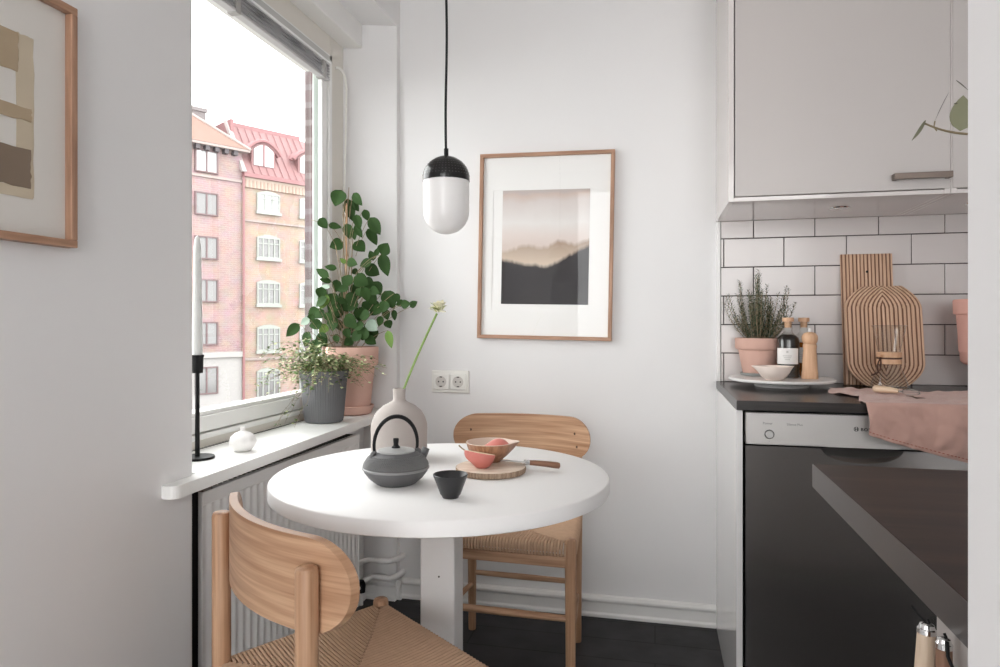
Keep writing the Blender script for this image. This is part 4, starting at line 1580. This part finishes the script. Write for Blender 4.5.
MB().grid(towel, 120, 120).build('cloth', LINEN, tw_, solid=.0016)
hm = MB()
pts = [towel(i / 90, .982) + V(0, -.0016, 0) for i in range(91)]
for i in range(0, 90, 2):
    hm.tube([pts[i], pts[i + 1]], .0011, 5)
hm.build('hem_stitching', STITCH, tw_)

# wooden handled whisk on towel
wh = thing('whisk', (.616, 2.135, .9075), 'small wire whisk with a pale wooden handle lying on towel', 'whisk', rz=math.radians(-52))
MB().tube([(-.004, 0, .004), (0, 0, .004), (.01, 0, .004), (.05, 0, .004), (.068, 0, .003), (.072, 0, .003)], [.006, .0098, .0105, .0088, .0066, .0045], 16).build('handle', BEECHX, wh)
wm = MB()
wm.tube([(.07, 0, .003), (.082, 0, .002)], .0022, 6)
for k in range(5):
    g = PI * k / 5
    pts = []
    for i in range(17):
        t = i / 16
        a = 2 * PI * t
        r_ = .0105 * math.sin(a)
        pts.append((.080 + .052 * (.5 - .5 * math.cos(a)), r_ * math.cos(g), .003 + r_ * math.sin(g) * .8))
    wm.tube(pts, .0005, 5)
wm.build('wires', mat('whisk wire', lin(150, 146, 142), .35, metal=.8), wh)

# pink footed planter by the partition
tag(MB().lathe([(0, 0), (.062, 0), (.066, .004), (.062, .012), (.040, .030), (.036, .055), (.046, .072), (.082, .082), (.090, .092), (.101, .236), (.108, .238), (.110, .279), (.107, .283), (.101, .283), (.094, .12), (0, .11)], (0, 0, 0), 64).build('footed_pot', TERRA2, loc=(1.022, 2.372, WZ)), 'pink terracotta pot beyond the towel, half hidden by the partition wall', 'pot')

# ---------------------------------------------------------------- breakfast bar on the right
WORKP.node_tree.nodes['Principled BSDF'].inputs['Specular IOR Level'].default_value = .22
pen = thing('breakfast_bar', (.23, .466, .854), 'black-brown wooden counter slab jutting towards the dishwasher', 'worktop')
MB().box(.0012, .92, 0, .6258, 0, .035).build('slab', WORKP, pen, bevel=.001)
MB().box(0, .0011, 0, .6270, .0005, .0345).box(.0011, .92, .6259, .6270, .0005, .0345).build('edge_sheen_band', mat('edge reflection grey', lin(74, 69, 68), .3), pen)  # same plank; greyer colour stands in for the wall's reflection
pcb = thing('bar_cabinet', (.24, .462, 0), 'white cabinet carrying the black-brown counter slab', 'cabinet')
MB().box(0, .85, 0, .200, .0, .8535).build('body', CAB, pcb, bevel=.001)
MB().box(.03, .82, .2005, .212, .1, .83).build('back_panel', CAB, pcb, bevel=.001)


def utensil(x, y, dx, dy, woodm, label, r0, r1):
    t = thing('wooden_handled_utensil', (x, y, .853), label, 'utensil', 'utensils hung under the counter slab')
    top = V(0, 0, -.0035)
    b = V(dx, dy, -.19)
    d = (b - top).normalized()
    MB().tube([top + d * .006, top + d * .0075, top + d * .10, b], [r0 * .93, r0, (r0 + r1) / 2, r1], 20).build('handle', woodm, t)
    MB().tube([top, top + d * .001, top + d * .004, top + d * .0048, top + d * .0085], [r0 * .45, r0 * .8, r0 * .9, r0 * 1.06, r0 * 1.07], 20).build('chrome_cap', CHROME, t)
    MB().tube([top + V(0, 0, -.002), top + V(.001, -.001, .001), top + V(0, 0, .0034)], .0012, 6).build('hanging_loop', BLACK, t)
    return t


u1 = utensil(.2215, .630, -.012, -.004, ASHH, 'pale wooden handled utensil with chrome cap, nearer the dishwasher', .0068, .0088)
MB().tube(bez((0, 0, -.004), (-.005, .004, .000), (-.009, .008, .007), 6), .0009, 6).build('cord_end', BLACK, u1)
u2 = utensil(.2245, .604, -.002, -.004, BRNH, 'brown wooden handled utensil with chrome cap, nearer the partition wall', .0058, .0068)
MB().tube([(0, -.006, -.004), (-.001, -.010, -.014), (.001, -.018, -.024), (.004, -.026, -.028), (.006, -.040, -.027)], .0015, 6).build('cord_end', BLACK, u2)

# leafy branch in a vase on the bar
lb = thing('leafy_branch', (.66, .80, .8895), 'slender branch with flat olive-green leaves reaching past the partition wall', 'plant')
MB().lathe([(0, 0), (.045, 0), (.05, .004), (.055, .08), (.04, .14), (.022, .17), (.024, .19), (.020, .19), (.018, .16), (0, .155)], (0, 0, 0), 40).build('vase', VASE, lb)
OL = mat('olive leaf', lin(118, 118, 92), .5, var=.15, vscale=20)
OLD = mat('dark olive leaf', lin(66, 64, 48), .5)
TW = mat('olive twig', lin(120, 106, 78), .6)
sm_, lf = MB(), MB()


def lp(x, y, z):
    return V(x - .66, y - .80, z - .8895)


main = bez(lp(.66, .80, 1.0), lp(.74, 1.02, 1.38), lp(0.5190, 1.2988, 1.4215), 16)
tail = bez(lp(0.5190, 1.2988, 1.4215), lp(0.4809, 1.2901, 1.4232), lp(0.4477, 1.2825, 1.4394), 8)
sm_.tube(main + tail[1:], [.0035 - .0020 * i / 24 for i in range(25)], 6)


def lf_at(a, b, w, up, mt):
    leaf(lf, a, b - a, V(*up), (b - a).length, w, mat=mt, cup=.05, curl=.03, nu=4, nv=8)


j = lp(0.4676, 1.2871, 1.4266)
sm_.tube([j, lp(0.4626, 1.2859, 1.4334), lp(0.4643, 1.2863, 1.4436)], .0012, 5)
lf_at(lp(0.4494, 1.2829, 1.4453), lp(0.4270, 1.2777, 1.4096), .0060, (.86, -.4, -.3), 1)
lf_at(lp(0.4494, 1.2829, 1.4445) + V(-.001, -.003, .0), lp(0.4270, 1.2777, 1.4096) + V(-.001, -.003, .0), .0085, (.75, -.5, -.5), 0)
lf_at(lp(0.4643, 1.2863, 1.4436), lp(0.4867, 1.2914, 1.4947), .0095, (-.92, .22, .25), 1)
lf_at(lp(0.5057, 1.2958, 1.4266), lp(0.5124, 1.2973, 1.4879), .0200, (.1, -1, 0), 0)
lf_at(lp(0.5196, 1.3195, 1.4479), lp(0.5382, 1.3238, 1.4652), .010, (.1, -1, 0), 1)
lf_at(lp(0.4983, 1.2941, 1.5134), lp(0.5223, 1.2996, 1.4947), .0045, (.6, -.6, .5), 1)
lf_at(lp(0.4958, 1.2935, 1.4726), lp(0.5024, 1.2950, 1.4743), .0014, (0, -1, .3), 1)
sm_.tube([lp(0.5223, 1.2996, 1.4947), lp(0.5472, 1.3053, 1.4624), lp(0.5306, 1.3015, 1.4232)], .0012, 5)
sm_.build('stems', TW, lb)
lf.build('foliage', [OL, OLD], lb)

# ---------------------------------------------------------------- houses across the street
P0 = V(-31.35, 44.1, 0)
dv = V(.514, .857, 0).normalized()
nv_ = V(dv.y, -dv.x, 0)
FM = Matrix(((dv.x, -nv_.x, 0, P0.x), (dv.y, -nv_.y, 0, P0.y), (0, 0, 1, 0), (0, 0, 0, 1)))   # local x along facade, y back, z up
def ext(r, g, b, k=.36):
    c = lin(r, g, b)
    return (c[0] * k, c[1] * k, c[2] * k, 1)


B1 = brick('dusty rose brick', ext(232, 196, 192), ext(220, 182, 178), ext(236, 212, 208), 1, bw=.5, rh=.16, ms=.02)
B2 = brick('salmon brick', ext(242, 210, 192), ext(234, 198, 180), ext(244, 222, 208), 1, bw=.5, rh=.16, ms=.02)
REND = mat('white render', ext(226, 222, 220), .8)
ROOF1 = mat('orange roof tile', ext(178, 138, 122), .8, var=.06, vscale=3)
ROOF2 = mat('red sheet roof', ext(190, 138, 138), .6, var=.06, vscale=1.5)
RED = mat('red painted metal', ext(196, 136, 138), .6)
STONE = mat('grey chimney', ext(170, 160, 160), .8)
FRMD = mat('mauve window frame', ext(150, 120, 122), .6)
FRMW = mat('pale window frame', ext(214, 218, 210), .6)
PANE = mat('sky painted pane', ext(235, 236, 238), .08, spec=1)  # pale base colour carries the sky's reflection
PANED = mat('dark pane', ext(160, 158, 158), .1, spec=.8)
CORN = mat('cornice', ext(214, 196, 190), .8)
GRY = mat('dentil', ext(120, 112, 116), .8)


def house(name, label, loc):
    t = thing(name, loc, label, 'building')
    t.rotation_euler = (0, 0, math.atan2(dv.y, dv.x))
    return t


G = -9.0
h1 = house('apartment_building', 'dusty rose brick house with dark window frames across the street', P0 + V(0, 0, G))


def win_part(root, x0, x1, z0, z1, frm, pane, arch=0, cols=2, sill=None):
    m = MB()
    zz0, zz1 = z0 - G, z1 - G
    f = .10
    m.box(x0, x0 + f, -.06, .10, zz0, zz1).box(x1 - f, x1, -.06, .10, zz0, zz1).box(x0 + f, x1 - f, -.06, .10, zz0, zz0 + f).box(x0 + f, x1 - f, -.06, .10, zz1 - f, zz1)
    for c_ in range(1, cols):
        xm = x0 + (x1 - x0) * c_ / cols
        m.box(xm - .05, xm + .05, -.05, .08, zz0 + f, zz1 - f)
    if cols > 2:
        zm = zz0 + (zz1 - zz0) * .70
        m.box(x0 + f, x1 - f, -.05, .08, zm - .04, zm + .04)
    if arch:
        pts = [(x0 + (x1 - x0) * i / 12, zz1 + arch * math.sin(PI * i / 12)) for i in range(13)]
        M = Matrix.Translation((0, .10, 0)) @ Matrix.Rotation(PI / 2, 4, 'X')
        m.prism(pts, 0, .16, M=M)
    w = m.build('window', frm, root)
    MB().box(x0 + f, x1 - f, .01, .04, zz0 + f, zz1 - f).build('pane', pane, w)
    if sill:
        MB().box(x0 - .1, x1 + .1, -.16, .02, zz0 - .22, zz0).build('window_ledge', sill, w)


def b_(m, x0, x1, y0, y1, z0, z1, mt=0):
    return m.box(x0, x1, y0, y1, z0 - G, z1 - G, mt)


m = MB()
b_(m, -12, 1.70, .10, 10, -1.2, 14.0)
m.build('brick_wall', B1, h1)
m = MB()
b_(m, -12, 1.70, .04, 10, G, -1.2)
m.build('rendered_ground_floor', REND, h1)
m = MB()
b_(m, -12, 1.78, -.14, .1, -1.45, -1.05)
b_(m, -12, 1.78, -.12, .05, -5.2, -4.9)
m.build('string_course', REND, h1)
m = MB()
b_(m, -12, 1.75, -.02, .1, 11.72, 11.9)
m.build('thin_string_course', CORN, h1)
m = MB()
b_(m, -12, 2.1, -.5, .1, 13.98, 14.16)
m.build('eaves', CORN, h1)
m = MB()
for k in range(19):
    b_(m, -11.7 + k * .7, -11.4 + k * .7, -.4, .1, 13.65, 13.98)
m.build('eaves_brackets', GRY, h1)
rows1 = [(12.05, 13.72), (8.95, 10.62), (5.75, 7.42), (2.62, 4.3), (-.52, 1.18)]
for z0, z1 in rows1:
    for x0 in (-1.82, -5.6):
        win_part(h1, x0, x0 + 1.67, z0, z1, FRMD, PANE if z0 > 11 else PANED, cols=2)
for x0 in (-1.82, -5.6):
    win_part(h1, x0, x0 + 1.67, -4.1, -2.1, FRMD, PANED, cols=2)
# hipped roof
k_ = 5.2
zr = 14.18 - G
top_z = zr + k_ * .86
rv = [V(-12, -.5, zr), V(2.1, -.5, zr), V(2.1, 10, zr), V(-12, 10, zr), V(-12, -.5 + k_, top_z), V(2.1 - k_, -.5 + k_, top_z), V(2.1 - k_, 10 - k_, top_z), V(-12, 10 - k_, top_z)]
MB().add(rv, [(0, 1, 5, 4), (1, 2, 6, 5), (2, 3, 7, 6), (4, 5, 6, 7), (0, 4, 7, 3), (3, 2, 1, 0)]).build('roof', ROOF1, h1)
MB().tube([rv[1], rv[5]], .13, 8).build('roof_hip', CORN, h1)
m = MB()
b_(m, -.6, .95, 4.8, 6.2, 14.5, 17.9)
b_(m, -.7, 1.05, 4.7, 6.3, 17.9, 18.2)
m.build('chimney', STONE, h1)

h2 = house('apartment_building', 'salmon brick house with a red mansard roof across the street', P0 + V(0, 0, G))
m = MB()
b_(m, 1.72, 17, .1, 10, G, 12.2)
m.build('brick_wall', B2, h2)
m = MB()
b_(m, 1.76, 17, -.05, .1, 11.45, 12.2)
m.build('frieze', mat('pale frieze brick', ext(246, 224, 206), .8), h2)
m = MB()
for k in range(50):
    b_(m, 1.9 + k * .30, 2.02 + k * .30, -.10, -.05, 11.45, 12.0)
m.build('dentils', mat('dentil brick', ext(226, 194, 176), .8), h2)
m = MB()
b_(m, 1.70, 17, -.35, .1, 12.2, 12.5)
m.build('cornice', RED, h2)
m = MB()
b_(m, 1.76, 17, -.04, .1, 8.85, 9.0)
b_(m, 1.76, 17, -.04, .1, -1.75, -1.55)
m.build('string_course', CORN, h2)
# mansard
zr, zt = 12.5 - G, 16.6 - G
mv = [V(1.72, -.30, zr), V(17, -.30, zr), V(17, 2.6, zt), V(1.72, 2.6, zt), V(1.72, 7.4, zt), V(17, 7.4, zt), V(17, 10.2, zr), V(1.72, 10.2, zr)]
MB().add(mv, [(0, 1, 2, 3), (3, 2, 5, 4), (4, 5, 6, 7), (0, 3, 4, 7), (1, 6, 5, 2), (0, 7, 6, 1)]).build('roof', ROOF2, h2)
m = MB()
for k in range(26):
    x = 1.9 + k * .6
    m.tube([V(x, -.33, zr + .02), V(x, 2.57, zt + .02)], .045, 4)
m.build('roof_seams', RED, h2)
m = MB()
m.box(1.62, 1.86, 1.8, 8, zt - 1, zt + .35).box(1.86, 8, 2.6, 2.9, zt, zt + .35)
m.build('ridge_cap', RED, h2)
m = MB()
m.prism([(-.55, zr), (-.2, zr), (2.9, zt + .4), (2.5, zt + .4)], 0, .3, M=Matrix(((0, 0, 1, 1.50), (1, 0, 0, 0), (0, 1, 0, 0), (0, 0, 0, 1))))
m.build('verge', mat('white verge', ext(240, 226, 224), .7), h2)
MB().tube([V(1.76, -.12, 0), V(1.76, -.12, zr - .3)], .10, 8).build('downpipe', RED, h2)
# lower link roof behind the verge
MB().add([V(-3.5, 4.6, 15.2 - G), V(1.6, 4.6, 15.2 - G), V(1.6, 7.5, 17.3 - G), V(-3.5, 7.5, 17.3 - G), V(-3.5, 10, 15 - G), V(1.6, 10, 15 - G)], [(0, 1, 2, 3), (3, 2, 5, 4), (1, 5, 2), (0, 3, 4)]).build('link_roof', ROOF1, h1)


def dormer(x0, x1, z0, z1, y):
    zz0, zz1 = z0 - G, z1 - G
    m = MB()
    arc_ = [(x0 + (x1 - x0) * i / 14, zz1 + .55 * math.sin(PI * i / 14)) for i in range(15)]
    M = Matrix.Translation((0, y, 0)) @ Matrix.Rotation(PI / 2, 4, 'X')
    m.prism([(x0, zz0)] + [(x1, zz0)] + arc_[::-1], -2.2, 0, M=M)
    d_ = m.build('dormer', ROOF2, h2)
    m = MB()
    oa = [V(x0 - .45 + (x1 - x0 + .9) * i / 14, y - .1, zz1 - .25 + .95 * math.sin(PI * i / 14) ** .8) for i in range(15)]
    m.tube(oa, .15, 6)
    m.tube([p + V(0, .5, 0) for p in oa], .15, 6)
    m.tube([p + V(0, 1.0, 0) for p in oa], .15, 6)
    m.build('dormer_hood', RED, d_)
    ins = .17
    m = MB()
    pts = [(x0 + ins + (x1 - x0 - 2 * ins) * i / 12, zz1 + .40 * math.sin(PI * i / 12)) for i in range(13)]
    m.prism([(x0 + ins, zz0 + .15), (x1 - ins, zz0 + .15)] + pts[::-1], 0, .05, M=Matrix.Translation((0, y - .01, 0)) @ Matrix.Rotation(PI / 2, 4, 'X'))
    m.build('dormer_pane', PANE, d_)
    m = MB()
    m.box((x0 + x1) / 2 - .06, (x0 + x1) / 2 + .06, y - .10, y - .05, zz0 + .15, zz1 + .4)
    m.build('dormer_mullion', RED, d_)


for x0 in (2.55, 6.5, 10.4):
    dormer(x0, x0 + 1.95, 13.15, 14.55, .25)
rows2 = [(9.75, 11.15), (6.15, 7.75), (2.55, 4.25), (-1.05, .75), (-5.2, -2.6)]
for z0, z1 in rows2:
    for x0 in (2.87, 6.5, 10.2):
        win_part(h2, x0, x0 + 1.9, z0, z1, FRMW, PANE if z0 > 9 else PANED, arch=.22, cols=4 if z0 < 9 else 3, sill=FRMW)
tag(MB().box(-60, 60, -60, -.6, -.2, 0).build('street', mat('pale paving', ext(190, 184, 180), .9), loc=P0 + V(0, 0, G)), 'pale paved street in front of the brick houses', 'street')
bpy.data.objects['street']['kind'] = 'structure'
bpy.data.objects['street'].rotation_euler = (0, 0, math.atan2(dv.y, dv.x))
bpy.data.objects['street'].location.z = G - .02

# ---------------------------------------------------------------- light
w = bpy.data.worlds.new('overcast')
sc.world = w
w.use_nodes = True
bg = w.node_tree.nodes['Background']
bg.inputs['Color'].default_value = (1, 1, 1, 1)
bg.inputs['Strength'].default_value = 1.0


def portal(name, loc, rot, sx, sy):
    l = bpy.data.lights.new(name, 'AREA')
    l.shape = 'RECTANGLE'
    l.size, l.size_y = sx, sy
    l.cycles.is_portal = True
    o = bpy.data.objects.new(name, l)
    COL.objects.link(o)
    o.location = loc
    o.rotation_euler = rot
    return o


portal('daylight_window', (-1.34, 1.75, 1.45), (0, -PI / 2, 0), 1.4, 1.3)
portal('fill_portal_side', (-1.34, -.8, 1.4), (0, -PI / 2, 0), 1.9, 1.35)  # portal over the added side opening
portal('fill_portal_rear', (.3, -1.79, 1.25), (-PI / 2, 0, 0), 2.3, 2.5)  # portal over the added rear opening

sc.view_settings.view_transform = 'Standard'
sc.view_settings.look = 'None'
sc.view_settings.gamma = 1
sc.view_settings.use_curve_mapping = False
sc.view_settings.exposure = 2.57
cy = sc.cycles
cy.use_denoising = True
cy.max_bounces = 12
cy.diffuse_bounces = 8
cy.glossy_bounces = 5
cy.transmission_bounces = 8
cy.transparent_max_bounces = 16
cy.caustics_reflective = False
cy.caustics_refractive = False
